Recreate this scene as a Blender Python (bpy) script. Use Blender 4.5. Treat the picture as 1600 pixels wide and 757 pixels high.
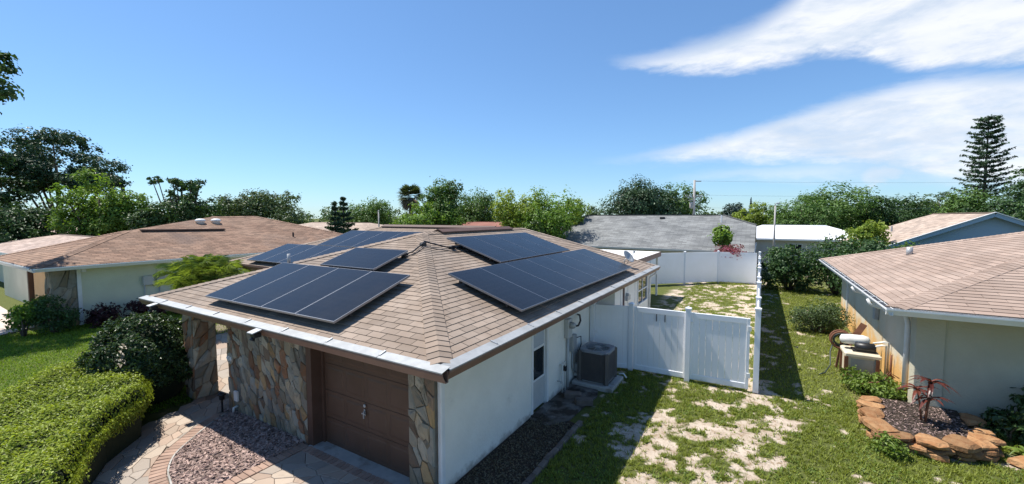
import bpy, math, random
import numpy as np
from mathutils import Vector, Matrix
R = math.radians
SC = bpy.context.scene
COL = SC.collection
for o in list(bpy.data.objects): bpy.data.objects.remove(o)

# ------------------------------------------------------------------ camera
CAMZ = 4.4
cd = bpy.data.cameras.new('camera'); cam = bpy.data.objects.new('camera', cd); COL.objects.link(cam)
cd.sensor_width = 36; cd.lens = 36 * 650 / 1600; cd.clip_start = 0.1; cd.clip_end = 3000
cam.location = (0, 0, CAMZ)
cam.rotation_euler = (R(90) - math.atan(39.5 / 650), 0, math.atan(388 / 650))
SC.camera = cam

# ------------------------------------------------------------------ light
SUN = Vector((-.53, -.05, 1)).normalized()            # towards the sun
SUN_EL = math.asin(SUN.z); SUN_AZ = math.atan2(SUN.x, SUN.y)
SKY_STRENGTH = .117; SUN_STRENGTH = 4.8
EXPOSURE = 0.65
ld = bpy.data.lights.new('sun', 'SUN'); ld.energy = SUN_STRENGTH; ld.angle = R(.53); ld.color = (1, .95, .87)
sun = bpy.data.objects.new('sun', ld); COL.objects.link(sun)
sun.rotation_euler = SUN.to_track_quat('Z', 'Y').to_euler(); sun.location = SUN * 60

class NT:
    """tiny node-tree helper"""
    def __init__(s, tree): s.t = tree
    def n(s, kind, **kw):
        nd = s.t.nodes.new(kind)
        for k, v in kw.items():
            if k.startswith('i_'):
                nd.inputs[int(k[2:]) if k[2:].isdigit() else k[2:].replace('_', ' ')].default_value = v
            else: setattr(nd, k, v)
        return nd
    def l(s, a, b): s.t.links.new(a, b)
    def put(s, sock, v):
        if isinstance(v, bpy.types.NodeSocket): s.l(v, sock)
        else: sock.default_value = v
    def m(s, op, a, b=0.0, c=0.0, clamp=False):
        nd = s.t.nodes.new('ShaderNodeMath'); nd.operation = op; nd.use_clamp = clamp
        for i, v in enumerate((a, b, c)): s.put(nd.inputs[i], v)
        return nd.outputs[0]
    def mix(s, f, a, b, blend='MIX'):
        nd = s.t.nodes.new('ShaderNodeMix'); nd.data_type = 'RGBA'; nd.blend_type = blend
        s.put(nd.inputs[0], f); s.put(nd.inputs[6], a); s.put(nd.inputs[7], b)
        return nd.outputs[2]
    def noise(s, vec, scale, detail=5, rough=.55, dist=0):
        nd = s.t.nodes.new('ShaderNodeTexNoise'); nd.inputs['Scale'].default_value = scale
        nd.inputs['Detail'].default_value = detail; nd.inputs['Roughness'].default_value = rough
        nd.inputs['Distortion'].default_value = dist
        if vec is not None: s.l(vec, nd.inputs['Vector'])
        return nd.outputs[0]
    def sstep(s, v, a, b):
        nd = s.t.nodes.new('ShaderNodeMapRange'); nd.interpolation_type = 'SMOOTHSTEP'
        s.put(nd.inputs[0], v); s.put(nd.inputs[1], a); s.put(nd.inputs[2], b)
        nd.inputs[3].default_value = 0; nd.inputs[4].default_value = 1
        return nd.outputs[0]
    def curve(s, v, pts):
        nd = s.t.nodes.new('ShaderNodeFloatCurve'); c = nd.mapping.curves[0]
        while len(c.points) < len(pts): c.points.new(.5, .5)
        for p, (x, y) in zip(c.points, pts): p.location = (x, y); p.handle_type = 'AUTO_CLAMPED'
        nd.mapping.use_clip = True; nd.mapping.update(); s.put(nd.inputs['Value'], v)
        return nd.outputs[0]

world = bpy.data.worlds.new('World'); SC.world = world; world.use_nodes = True
wt = NT(world.node_tree); world.node_tree.nodes.clear()
sky = wt.n('ShaderNodeTexSky', sky_type='NISHITA', sun_disc=False, sun_elevation=SUN_EL, sun_rotation=SUN_AZ,
           altitude=10, air_density=1.0, dust_density=0.15, ozone_density=3.0)
tc = wt.n('ShaderNodeTexCoord'); sep = wt.n('ShaderNodeSeparateXYZ'); wt.l(tc.outputs['Generated'], sep.inputs[0])
dx, dy, dz = sep.outputs
AZ = wt.m('MULTIPLY', wt.m('ARCTAN2', dx, dy), 180 / math.pi)
EL = wt.m('MULTIPLY', wt.m('ARCSINE', dz), 180 / math.pi)
comb = wt.n('ShaderNodeCombineXYZ')
wt.put(comb.inputs[0], wt.m('MULTIPLY', wt.m('ADD', AZ, wt.m('MULTIPLY', EL, 1.2)), .05))
wt.put(comb.inputs[1], wt.m('MULTIPLY', wt.m('SUBTRACT', EL, wt.m('MULTIPLY', AZ, .11)), .15)); comb.inputs[2].default_value = .7
n1 = wt.noise(comb.outputs[0], 1.6, 8, .6, .4); n2 = wt.noise(comb.outputs[0], 5.5, 10, .66, .3)
nz = wt.m('ADD', wt.m('MULTIPLY', wt.m('SUBTRACT', n1, .5), 4.6), wt.m('MULTIPLY', wt.m('SUBTRACT', n2, .5), 2.6))
ELn = wt.m('ADD', EL, wt.m('MULTIPLY', nz, .55))
T = wt.m('DIVIDE', wt.m('ADD', AZ, 22), 60.0, clamp=True)              # -22..38 deg azimuth -> 0..1
def cv(pts): return wt.m('MULTIPLY', wt.curve(T, [((a + 22) / 60, e / 40) for a, e in pts]), 40)
u1 = cv([(-22, 19.0), (-18.5, 19.9), (-13.4, 20.4), (-8, 21.0), (-2.5, 21.8), (1.8, 23.5), (6, 26), (19, 31), (38, 36)])
l1 = cv([(-22, 20.4), (-18.5, 19.6), (-17.3, 19.0), (-11, 17.5), (-4.4, 16.9), (3.2, 16.7), (7.7, 16.2), (12, 14.1), (19.4, 12.6), (38, 11)])
u2 = cv([(-22, 6.9), (-20, 7.4), (-14, 8.2), (-6.3, 9.6), (.4, 11.0), (6.2, 12.3), (13.5, 13.4), (19.4, 12.4), (38, 10.5)])
l2 = cv([(-22, 7.6), (-20, 7.2), (-13.9, 6.9), (-2.8, 6.2), (6.5, 5.2), (11.6, 3.8), (19.9, 2.0), (38, 2)])
def band(u, l, su, sl):
    return wt.m('MULTIPLY', wt.sstep(wt.m('SUBTRACT', ELn, l), -.25, sl), wt.sstep(wt.m('SUBTRACT', u, ELn), -.4, su))
c1 = band(u1, l1, 2.6, 1.5); c2 = wt.m('MULTIPLY', band(u2, l2, 1.5, 1.9), .92)
u3 = cv([(-22, 4), (-14, 4.2), (-8, 5.6), (4, 6.4), (12, 6.5), (38, 6)]); l3 = cv([(-22, 4.6), (-14, 4.4), (-8, 4.4), (4, 3.6), (12, 2.5), (38, 1)])
c3 = wt.m('MULTIPLY', band(u3, l3, 1.3, 1.6), .42)
puff = wt.m('SUBTRACT', 1, wt.m('ADD', wt.m('POWER', wt.m('DIVIDE', wt.m('SUBTRACT', AZ, 10.6), 2.4), 2), wt.m('POWER', wt.m('DIVIDE', wt.m('SUBTRACT', ELn, 4.1), 1.1), 2)))
c4 = wt.m('MULTIPLY', wt.sstep(puff, 0, .9), .75)
far = wt.m('MULTIPLY', wt.sstep(AZ, 16, 34), wt.m('MULTIPLY', wt.sstep(EL, 0, 4), wt.m('MULTIPLY', wt.sstep(EL, 42, 24), wt.sstep(n1, .4, .66))))
ff = wt.m('MULTIPLY', wt.sstep(AZ, 55, 20), 1.0)
cl = wt.m('MAXIMUM', wt.m('MAXIMUM', c1, c2), wt.m('MAXIMUM', wt.m('MAXIMUM', c3, c4), wt.m('MULTIPLY', far, .8)))
cl = wt.m('MULTIPLY', wt.m('MULTIPLY', cl, wt.m('ADD', .46, wt.m('MULTIPLY', n2, 1.05))), ff, clamp=True)
tone = wt.mix(wt.sstep(n1, .36, .64), (4.0, 4.5, 5.2, 1), (5.6, 5.7, 5.9, 1))
sg = wt.n('ShaderNodeGamma'); sg.inputs[1].default_value = .8; wt.l(sky.outputs[0], sg.inputs[0])
skyt = wt.mix(1.0, sg.outputs[0], (.72, .985, 1.26, 1), 'MULTIPLY')
skyc = wt.mix(wt.m('MULTIPLY', cl, .93), skyt, tone)
bg = wt.n('ShaderNodeBackground', i_1=SKY_STRENGTH); wt.l(skyc, bg.inputs[0])
wo = wt.n('ShaderNodeOutputWorld'); wt.l(bg.outputs[0], wo.inputs[0])

SC.view_settings.view_transform = 'Standard'; SC.view_settings.look = 'None'
SC.view_settings.exposure = EXPOSURE; SC.view_settings.gamma = 1
SC.view_settings.use_curve_mapping = False
SC.render.engine = 'CYCLES'

# ------------------------------------------------------------------ materials
def mat(name, c1, c2=None, scale=4.0, rough=.8, var=0.0, bump=0.0, bscale=40.0, metal=0.0, spec=.4, c3=None, s3=1.0, lo=.35, hi=.65, t3=(.5, .7), stretch=None, hue=None):
    m = bpy.data.materials.new(name); m.use_nodes = True; t = NT(m.node_tree)
    b = m.node_tree.nodes['Principled BSDF']
    geo = t.n('ShaderNodeNewGeometry'); pos = geo.outputs['Position']
    if stretch:
        mp = t.n('ShaderNodeMapping'); mp.inputs['Scale'].default_value = stretch; t.l(pos, mp.inputs[0]); pos = mp.outputs[0]
    col = (*c1, 1)
    if c2 is not None:
        col = t.mix(t.sstep(t.noise(pos, scale, 6, .6), lo, hi), (*c1, 1), (*c2, 1))
    if hue is not None or var:
        at = t.n('ShaderNodeAttribute', attribute_name='v'); oi = t.n('ShaderNodeObjectInfo')
        rnd = t.m('FRACT', t.m('ADD', at.outputs['Fac'], t.m('MULTIPLY', oi.outputs['Random'], 7.31)))
        if hue is not None:
            rp = t.n('ShaderNodeValToRGB'); cr = rp.color_ramp; cr.interpolation = 'CONSTANT'
            while len(cr.elements) < len(hue): cr.elements.new(.5)
            for i, h in enumerate(hue): cr.elements[i].position = i / len(hue); cr.elements[i].color = (*h, 1)
            t.l(rnd, rp.inputs[0]); col = t.mix(.78, col, rp.outputs[0]) if c2 is not None else rp.outputs[0]
            rnd = t.m('FRACT', t.m('MULTIPLY', rnd, 13.7))
        f = t.m('ADD', 1 - var, t.m('MULTIPLY', rnd, 2 * var))
        col = t.mix(1.0, col, f, 'MULTIPLY')
    if c3 is not None:
        col = t.mix(t.sstep(t.noise(pos, s3, 7, .62), *t3), col, (*c3, 1))
    t.put(b.inputs['Base Color'], col); b.inputs['Roughness'].default_value = rough
    b.inputs['Metallic'].default_value = metal; b.inputs['Specular IOR Level'].default_value = spec
    if bump:
        bp = t.n('ShaderNodeBump'); bp.inputs['Strength'].default_value = 1; bp.inputs['Distance'].default_value = bump
        t.l(t.noise(geo.outputs['Position'], bscale, 5, .6), bp.inputs['Height']); t.l(bp.outputs[0], b.inputs['Normal'])
    return m

def leafmat(name, c1, c2, trans=.35, var=.35, rough=.5, big=None):
    """leaf cards: two leaf colours chosen per leaf, some light passing through"""
    m = bpy.data.materials.new(name); m.use_nodes = True; t = NT(m.node_tree)
    b = m.node_tree.nodes['Principled BSDF']; out = m.node_tree.nodes['Material Output']
    at = t.n('ShaderNodeAttribute', attribute_name='v'); v = at.outputs['Fac']
    col = t.mix(v, (*c1, 1), (*c2, 1))
    f = t.m('ADD', 1 - var, t.m('MULTIPLY', t.m('FRACT', t.m('MULTIPLY', v, 17.3)), 2 * var))
    col = t.mix(1.0, col, f, 'MULTIPLY')
    t.put(b.inputs['Base Color'], col); b.inputs['Roughness'].default_value = rough; b.inputs['Specular IOR Level'].default_value = .35
    tr = t.n('ShaderNodeBsdfTranslucent')
    t.put(tr.inputs[0], t.mix(1.0, col, (1.25, 1.25, .55, 1), 'MULTIPLY'))
    mx = t.n('ShaderNodeMixShader', i_0=trans); t.l(b.outputs[0], mx.inputs[1]); t.l(tr.outputs[0], mx.inputs[2]); t.l(mx.outputs[0], out.inputs[0])
    return m

M = {}
M['shingle'] = mat('shingle_tan', (.232, .177, .136), (.285, .226, .18), 1.1, .92, .15, .002, 160, c3=(.175, .14, .115), s3=.55, t3=(.50, .74), )
M['shingle_b'] = mat('shingle_rose_tan', (.295, .215, .17), (.345, .26, .21), .8, .92, .15, .002, 160, c3=(.26, .19, .15), s3=.6, t3=(.5, .75))
M['shingle_a'] = mat('shingle_brown', (.215, .130, .088), (.265, .17, .118), .7, .92, .28, .002, 160, c3=(.17, .115, .09), s3=.35, t3=(.5, .72))
M['deck'] = mat('felt', (.06, .048, .04), rough=.95)
def course_mat(name, c1, c2, w, h):
    m = mat(name, c1, c2, .5, .93); t = NT(m.node_tree); b = m.node_tree.nodes['Principled BSDF']
    lk = b.inputs['Base Color'].links[0].from_socket
    geo = t.n('ShaderNodeTexCoord'); uvn = t.n('ShaderNodeAttribute', attribute_name='rc')
    br = t.n('ShaderNodeTexBrick'); t.l(uvn.outputs['Vector'], br.inputs['Vector'])
    br.inputs['Scale'].default_value = 1; br.inputs['Brick Width'].default_value = w; br.inputs['Row Height'].default_value = h
    br.inputs['Mortar Size'].default_value = .012; br.inputs['Color1'].default_value = (.72, .72, .72, 1); br.inputs['Color2'].default_value = (1.2, 1.2, 1.2, 1)
    br.inputs['Mortar'].default_value = (.5, .5, .5, 1); br.inputs['Bias'].default_value = 0
    t.put(b.inputs['Base Color'], t.mix(1.0, lk, br.outputs['Color'], 'MULTIPLY'))
    return m
M['roof_grey'] = course_mat('roof_grey', (.15, .155, .155), (.215, .22, .215), .62, .20)
M['roof_tan'] = course_mat('roof_tan', (.37, .285, .225), (.42, .33, .265), .6, .2)
M['roof_pink'] = course_mat('roof_pink', (.36, .27, .225), (.42, .325, .275), .6, .2)
M['roof_white'] = mat('roof_white', (.68, .68, .7), (.76, .76, .77), .6, .6)
M['roof_flat'] = mat('roof_flat_white', (.74, .74, .73), (.66, .65, .63), 1.2, .6)
M['roof_red'] = mat('roof_red', (.22, .09, .07), (.27, .12, .09), .6, .9)
M['stucco_white'] = mat('stucco_white', (.84, .81, .73), (.79, .76, .68), 1.4, .9, 0, .010, 16, c3=(.62, .59, .52), s3=1.7, t3=(.6, .8))
M['stucco_green'] = mat('stucco_pale_green', (.64, .66, .52), (.58, .60, .47), .9, .9, 0, .01, 26)
M['stucco_cream'] = mat('stucco_cream', (.62, .58, .46), (.56, .52, .41), .9, .9, 0, .01, 26)
M['stucco_peach'] = mat('stucco_peach', (.62, .40, .20), (.66, .45, .25), .8, .9, 0, .01, 26)
M['siding_blue'] = mat('siding_blue_grey', (.33, .42, .50), (.30, .39, .46), .8, .8)
M['wall_grey'] = mat('wall_plain', (.45, .44, .41), (.5, .49, .46), .8, .9)
M['trim_white'] = mat('trim_white', (.78, .78, .77), (.72, .72, .70), 3, .5)
M['vinyl'] = mat('white_vinyl', (.80, .81, .83), (.77, .78, .79), 1.2, .45, c3=(.68, .68, .65), s3=2.2, t3=(.62, .85))
M['brown'] = mat('brown_paint', (.085, .046, .032), (.10, .056, .040), 2.5, .6)
M['brown_door'] = mat('brown_door_paint', (.092, .052, .034), (.105, .061, .042), 1.8, .5)
M['gutter_brown'] = mat('gutter_brown', (.20, .12, .095), (.165, .10, .08), 4, .5)
M['guard'] = mat('gutter_guard_metal', (.30, .31, .31), (.37, .38, .38), 5, .5, metal=.2, c3=(.36, .34, .31), s3=9, t3=(.58, .75))
M['galv'] = mat('grey_metal', (.36, .37, .38), (.42, .43, .43), 4, .5, metal=.35)
M['dark_metal'] = mat('dark_metal', (.02, .02, .022), rough=.5)
M['grout'] = mat('grout', (.19, .165, .13), (.14, .12, .095), 6, .95)
M['stone'] = mat('ledge_stone', (.33, .25, .16), (.20, .18, .145), 7, .88, .35, .006, 45,
                 hue=[(.31, .26, .18), (.25, .235, .19), (.36, .31, .23), (.27, .115, .05), (.32, .26, .175), (.23, .225, .20), (.37, .23, .10), (.29, .265, .21), (.20, .13, .085), (.34, .305, .24), (.26, .25, .21)], c3=(.18, .15, .11), s3=6, t3=(.5, .75))
M['paver'] = mat('paver', (.36, .28, .22), (.42, .34, .27), 5, .9, .12, .003, 60,
                 hue=[(.35, .275, .215), (.40, .33, .265), (.32, .235, .18), (.31, .275, .24), (.37, .275, .21), (.28, .245, .21), (.42, .35, .28)], c3=(.25, .2, .16), s3=3, t3=(.55, .8))
M['brick_pave'] = mat('brick_paver', (.31, .205, .155), (.35, .24, .185), 6, .9, .15, .003, 60)
M['joint'] = mat('joint_sand', (.20, .155, .12), rough=.95)
M['concrete'] = mat('concrete', (.34, .33, .31), (.42, .41, .38), 2.5, .9, 0, .004, 50, c3=(.22, .2, .17), s3=3, t3=(.5, .7))
M['slab_dirty'] = mat('slab_dirty', (.20, .19, .175), (.11, .095, .08), 1.6, .95, 0, .01, 30, c3=(.04, .03, .022), s3=2.2, t3=(.42, .6))
M['edging'] = mat('edging_block', (.17, .14, .12), (.12, .095, .08), 5, .95, .2, .006, 40)
M['concrete_light'] = mat('concrete_drive', (.56, .48, .42), (.5, .43, .38), 1, .9)
M['soil'] = mat('dark_soil', (.030, .021, .015), (.05, .035, .024), 8, .95, 0, .03, 20)
M['mulch_bed'] = mat('mulch_bed', (.07, .048, .04), (.12, .085, .07), 20, .95, 0, .03, 30)
M['chip'] = mat('mulch_chip', (.30, .215, .185), rough=.9, var=.6)
M['chip_dark'] = mat('mulch_chip_dark', (.23, .165, .145), rough=.9, var=.6)
M['sandstone'] = mat('sandstone', (.27, .125, .05), (.33, .19, .09), 6, .92, .35, .03, 16, c3=(.17, .075, .03), s3=4, t3=(.5, .75))
M['stucco_b'] = mat('stucco_b', (.60, .55, .43), (.55, .50, .39), 1.2, .92, 0, .012, 22, c3=(.52, .44, .30), s3=.8, t3=(.45, .7))
m = M['stucco_b']; t = NT(m.node_tree); b = m.node_tree.nodes['Principled BSDF']; lk = b.inputs['Base Color'].links[0].from_socket
geo = t.n('ShaderNodeNewGeometry'); sp_ = t.n('ShaderNodeSeparateXYZ'); t.l(geo.outputs['Position'], sp_.inputs[0])          # rust stains thrown up by the sprinkler
st_ = t.m('ADD', t.m('MULTIPLY', t.m('SUBTRACT', .95, sp_.outputs[2]), .95), t.m('MULTIPLY', t.m('SUBTRACT', t.noise(geo.outputs['Position'], 1.6, 6, .65), .5), 1.7))
t.put(b.inputs['Base Color'], t.mix(t.m('MULTIPLY', t.sstep(st_, -.15, .5), .85), lk, (.66, .35, .08, 1)))
M['stucco_bf'] = mat('stucco_bf', (.50, .47, .36), (.45, .42, .32), 1.0, .92, 0, .012, 26)
M['bark'] = mat('bark', (.10, .075, .055), (.16, .125, .10), 6, .95, 0, .02, 14)
M['bark_pale'] = mat('bark_pale', (.22, .18, .15), (.28, .24, .20), 5, .95, 0, .02, 14)
M['pole'] = mat('utility_pole', (.36, .34, .32), (.42, .40, .38), 2, .9)
M['cream_plastic'] = mat('cream_plastic', (.66, .60, .46), (.58, .52, .40), 5, .5, c3=(.4, .28, .14), s3=7, t3=(.58, .8))
M['white_plastic'] = mat('white_plastic', (.76, .75, .72), (.7, .69, .65), 5, .4)
M['rust'] = mat('rust', (.20, .085, .045), (.14, .06, .035), 9, .85)
M['hose'] = mat('hose_rubber', (.03, .045, .035), rough=.45)
M['blue_plastic'] = mat('blue_plastic', (.12, .22, .36), rough=.4)
M['black_plastic'] = mat('black_plastic', (.018, .018, .02), rough=.4)
M['conduit_grey'] = mat('grey_enamel', (.46, .47, .46), (.5, .5, .49), 5, .5)
M['ac_shell'] = mat('ac_shell', (.088, .080, .078), (.11, .098, .09), 3, .55, c3=(.20, .10, .055), s3=3.5, t3=(.66, .8))
M['ac_top'] = mat('ac_top', (.21, .22, .24), (.25, .26, .28), 5, .45)
M['letter'] = mat('white_letter', (.82, .82, .8), rough=.4)
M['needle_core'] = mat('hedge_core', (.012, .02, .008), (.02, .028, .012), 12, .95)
def glass_mat(name, c, rough):
    m = mat(name, c, rough=rough, spec=.6); return m
M['glass_dark'] = glass_mat('window_glass', (.02, .025, .03), .06)
M['glass_pale'] = glass_mat('pale_pane', (.44, .48, .52), .25)
# solar laminate: dark blue-black glass with faint cell grid in object space
m = mat('solar_laminate', (.010, .0125, .022), rough=.16, spec=.16); t = NT(m.node_tree); b = m.node_tree.nodes['Principled BSDF']
tcx = t.n('ShaderNodeTexCoord'); br = t.n('ShaderNodeTexBrick'); br.offset = 0; t.l(tcx.outputs['Object'], br.inputs['Vector'])
br.inputs['Scale'].default_value = 1; br.inputs['Brick Width'].default_value = .168; br.inputs['Row Height'].default_value = .168; br.inputs['Mortar Size'].default_value = .0018
br.inputs['Color1'].default_value = (.010, .011, .014, 1); br.inputs['Color2'].default_value = (.0115, .0122, .0155, 1); br.inputs['Mortar'].default_value = (.026, .028, .034, 1)
t.l(br.outputs['Color'], b.inputs['Base Color'])
geo = t.n('ShaderNodeNewGeometry'); t.put(b.inputs['Roughness'], t.m('ADD', .16, t.m('MULTIPLY', t.noise(geo.outputs['Position'], 2.2, 5, .6), .16)))
M['solar'] = m
M['solar_frame'] = mat('solar_frame', (.24, .25, .27), rough=.36, metal=.75)
M['rail'] = mat('rail_black', (.012, .012, .013), rough=.6)
for k_ in ('stucco_white', 'stucco_bf', 'stucco_green', 'vinyl'):        # soil splashed on the foot of the walls and fences
    m = M[k_]; t = NT(m.node_tree); b = m.node_tree.nodes['Principled BSDF']; lk = b.inputs['Base Color'].links[0].from_socket
    geo = t.n('ShaderNodeNewGeometry'); sp_ = t.n('ShaderNodeSeparateXYZ'); t.l(geo.outputs['Position'], sp_.inputs[0])
    st_ = t.m('ADD', t.m('MULTIPLY', t.m('SUBTRACT', .10 if k_ == 'vinyl' else .16, sp_.outputs[2]), 3.2), t.m('MULTIPLY', t.m('SUBTRACT', t.noise(geo.outputs['Position'], 5, 6, .7), .5), 1.6))
    t.put(b.inputs['Base Color'], t.mix(t.m('MULTIPLY', t.sstep(st_, -.1, .7), .75), lk, (.20, .155, .105, 1)))
# leaves
L = {}
L['hedge'] = leafmat('leaf_hedge', (0.155, 0.22, 0.022), (0.345, 0.40, 0.05), .38, .4)
L['bush'] = leafmat('leaf_bush', (0.024, 0.050, 0.017), (0.060, 0.102, 0.030), .22, .4, .35)
L['dark'] = leafmat('leaf_dark', (0.034, 0.076, 0.027), (0.076, 0.145, 0.044), .25, .35)
L['mid'] = leafmat('leaf_mid', (0.070, 0.139, 0.034), (0.132, 0.225, 0.054), .3, .35)
L['olive'] = leafmat('leaf_olive', (0.072, 0.116, 0.046), (0.123, 0.174, 0.072), .28, .3)
L['bright'] = leafmat('leaf_bright', (0.115, 0.216, 0.034), (0.203, 0.311, 0.054), .38, .3)
L['yellow'] = leafmat('leaf_yellow_green', (0.156, 0.234, 0.033), (0.286, 0.351, 0.058), .38, .3)
L['pine'] = leafmat('leaf_pine', (0.031, 0.068, 0.034), (0.065, 0.119, 0.054), .15, .35)
L['blue'] = leafmat('leaf_blue_green', (0.028, 0.059, 0.048), (0.049, 0.091, 0.070), .15, .3)
L['palm'] = leafmat('leaf_palm', (.13, .20, .035), (.26, .33, .07), .36, .3, .4)
L['sabal'] = leafmat('leaf_sabal', (0.063, 0.098, 0.039), (0.126, 0.161, 0.070), .2, .3)
L['dead'] = leafmat('leaf_dead', (.15, .13, .085), (.23, .19, .13), .2, .3)
L['purple'] = leafmat('leaf_purple', (.030, .010, .014), (.075, .022, .028), .2, .4)
L['magenta'] = leafmat('petal_magenta', (.30, .05, .13), (.24, .12, .11), .35, .3)
L['ti'] = leafmat('leaf_ti', (.085, .022, .020), (.16, .05, .035), .25, .3, .35)
L['weed'] = leafmat('leaf_weed', (.11, .18, .03), (.19, .26, .05), .35, .3)
L['grass'] = leafmat('blade', (.14, .18, .022), (.27, .30, .05), .35, .4, .6)
L['lawn'] = leafmat('blade_lawn', (.12, .21, .014), (.21, .31, .028), .35, .25, .6)
L['dry'] = leafmat('blade_dry', (.22, .17, .08), (.32, .25, .13), .3, .3, .7)
L['frangi'] = leafmat('leaf_frangi', (.06, .12, .025), (.11, .18, .04), .3, .3)

# ------------------------------------------------------------------ building helpers
WL = {}                                        # world location of things
def thing(name, label, cat, loc=(0, 0, 0), group=None):
    o = bpy.data.objects.new(name, None); COL.objects.link(o); o.location = loc; o.empty_display_size = .2
    WL[o] = Vector(loc); tag(o, label, cat, group); return o
def tag(o, label=None, cat=None, group=None, kind=None):
    if label: o['label'] = label
    if cat: o['category'] = cat
    if group: o['group'] = group
    if kind: o['kind'] = kind
    return o
def link(name, me, parent=None, mx=None):
    o = bpy.data.objects.new(name, me); COL.objects.link(o)
    if parent is not None:
        o.parent = parent; o.matrix_parent_inverse = Matrix.Translation(-WL.get(parent, Vector((0, 0, 0))))
    if mx is not None: o.matrix_basis = mx
    WL.setdefault(o, Vector((0, 0, 0)))
    return o
def npmesh(name, V, F, m, v=None, smooth=False):
    V = np.asarray(V, np.float32); me = bpy.data.meshes.new(name); me.vertices.add(len(V)); me.vertices.foreach_set('co', V.ravel())
    if isinstance(F, np.ndarray):
        n, k = F.shape; me.loops.add(n * k); me.loops.foreach_set('vertex_index', F.astype(np.int32).ravel())
        me.polygons.add(n); me.polygons.foreach_set('loop_start', np.arange(0, n * k, k, dtype=np.int32)); me.polygons.foreach_set('loop_total', np.full(n, k, np.int32))
    else:
        n = len(F); tot = [len(f) for f in F]; flat = [i for f in F for i in f]
        me.loops.add(len(flat)); me.loops.foreach_set('vertex_index', np.array(flat, np.int32)); me.polygons.add(n)
        me.polygons.foreach_set('loop_start', np.concatenate([[0], np.cumsum(tot)[:-1]]).astype(np.int32)); me.polygons.foreach_set('loop_total', np.array(tot, np.int32))
    if v is not None:
        a = me.attributes.new('v', 'FLOAT', 'FACE'); a.data.foreach_set('value', np.asarray(v, np.float32))
    me.update(calc_edges=True); me.validate(clean_customdata=False)
    me.polygons.foreach_set('use_smooth', np.full(len(me.polygons), bool(smooth)))
    if m is not None: me.materials.append(m)
    return me
class MB:
    """collects pieces of ONE part"""
    def __init__(s): s.V = []; s.F = []; s.v = []
    def add(s, V, F, v=0.0):
        o = len(s.V); s.V += [tuple(p) for p in V]; s.F += [tuple(i + o for i in f) for f in F]; s.v += [v] * len(F); return s
    def box(s, x0, x1, y0, y1, z0, z1, v=0.0):
        V = [(x0, y0, z0), (x1, y0, z0), (x1, y1, z0), (x0, y1, z0), (x0, y0, z1), (x1, y0, z1), (x1, y1, z1), (x0, y1, z1)]
        return s.add(V, [(0, 3, 2, 1), (4, 5, 6, 7), (0, 1, 5, 4), (1, 2, 6, 5), (2, 3, 7, 6), (3, 0, 4, 7)], v)
    def cbox(s, x0, x1, y0, y1, z0, z1, c=.01, v=0.0):
        """box with chamfered vertical and top edges"""
        def ring(i, z): return [(x0 + i + c, y0 + i, z), (x1 - i - c, y0 + i, z), (x1 - i, y0 + i + c, z), (x1 - i, y1 - i - c, z), (x1 - i - c, y1 - i, z), (x0 + i + c, y1 - i, z), (x0 + i, y1 - i - c, z), (x0 + i, y0 + i + c, z)]
        V = ring(0, z0) + ring(0, z1 - c) + ring(c, z1)
        F = [tuple(range(7, -1, -1)), tuple(range(16, 24))]
        for k in (0, 8):
            for i in range(8): F.append((k + i, k + (i + 1) % 8, k + 8 + (i + 1) % 8, k + 8 + i))
        return s.add(V, F, v)
    def beam(s, a, b, w, h, up=(0, 0, 1), v=0.0):
        a = Vector(a); b = Vector(b); t = (b - a).normalized(); u = Vector(up)
        sd = t.cross(u).normalized(); n = sd.cross(t).normalized()
        V = []
        for p in (a, b):
            for i, j in ((-1, -1), (1, -1), (1, 1), (-1, 1)): V.append(p + sd * (i * w / 2) + n * (j * h / 2))
        return s.add(V, [(3, 2, 1, 0), (4, 5, 6, 7), (0, 1, 5, 4), (1, 2, 6, 5), (2, 3, 7, 6), (3, 0, 4, 7)], v)
    def tube(s, pts, r, k=8, caps=True, v=0.0):
        pts = [Vector(p) for p in pts]; n = len(pts); rs = r if isinstance(r, (list, tuple)) else [r] * n
        V = []; prev = None
        for i, p in enumerate(pts):
            t = (pts[min(i + 1, n - 1)] - pts[max(i - 1, 0)]).normalized()
            if prev is None: prev = t.orthogonal().normalized()
            a = (prev - t * prev.dot(t)); a = a.normalized() if a.length > 1e-6 else t.orthogonal().normalized(); prev = a; b = t.cross(a)
            for j in range(k):
                an = 2 * math.pi * j / k; V.append(p + a * (math.cos(an) * rs[i]) + b * (math.sin(an) * rs[i]))
        F = [(i * k + j, i * k + (j + 1) % k, (i + 1) * k + (j + 1) % k, (i + 1) * k + j) for i in range(n - 1) for j in range(k)]
        if caps: F += [tuple(range(k - 1, -1, -1)), tuple(range((n - 1) * k, n * k))]
        return s.add(V, F, v)
    def lathe(s, prof, c, k=20, axis=(0, 0, 1), v=0.0):
        ax = Vector(axis).normalized(); a = ax.orthogonal().normalized(); b = ax.cross(a); c = Vector(c); n = len(prof)
        V = [c + ax * z + (a * math.cos(2 * math.pi * j / k) + b * math.sin(2 * math.pi * j / k)) * r for r, z in prof for j in range(k)]
        F = [(i * k + j, i * k + (j + 1) % k, (i + 1) * k + (j + 1) % k, (i + 1) * k + j) for i in range(n - 1) for j in range(k)]
        F += [tuple(range(k - 1, -1, -1)), tuple(range((n - 1) * k, n * k))]
        return s.add(V, F, v)
    def prism(s, poly, z0, z1, v=0.0):
        n = len(poly); V = [(*p[:2], z0) for p in poly] + [(*p[:2], z1) for p in poly]
        F = [tuple(range(n - 1, -1, -1)), tuple(range(n, 2 * n))] + [(i, (i + 1) % n, n + (i + 1) % n, n + i) for i in range(n)]
        return s.add(V, F, v)
    def poly(s, pts, v=0.0): return s.add(pts, [tuple(range(len(pts)))], v)
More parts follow.
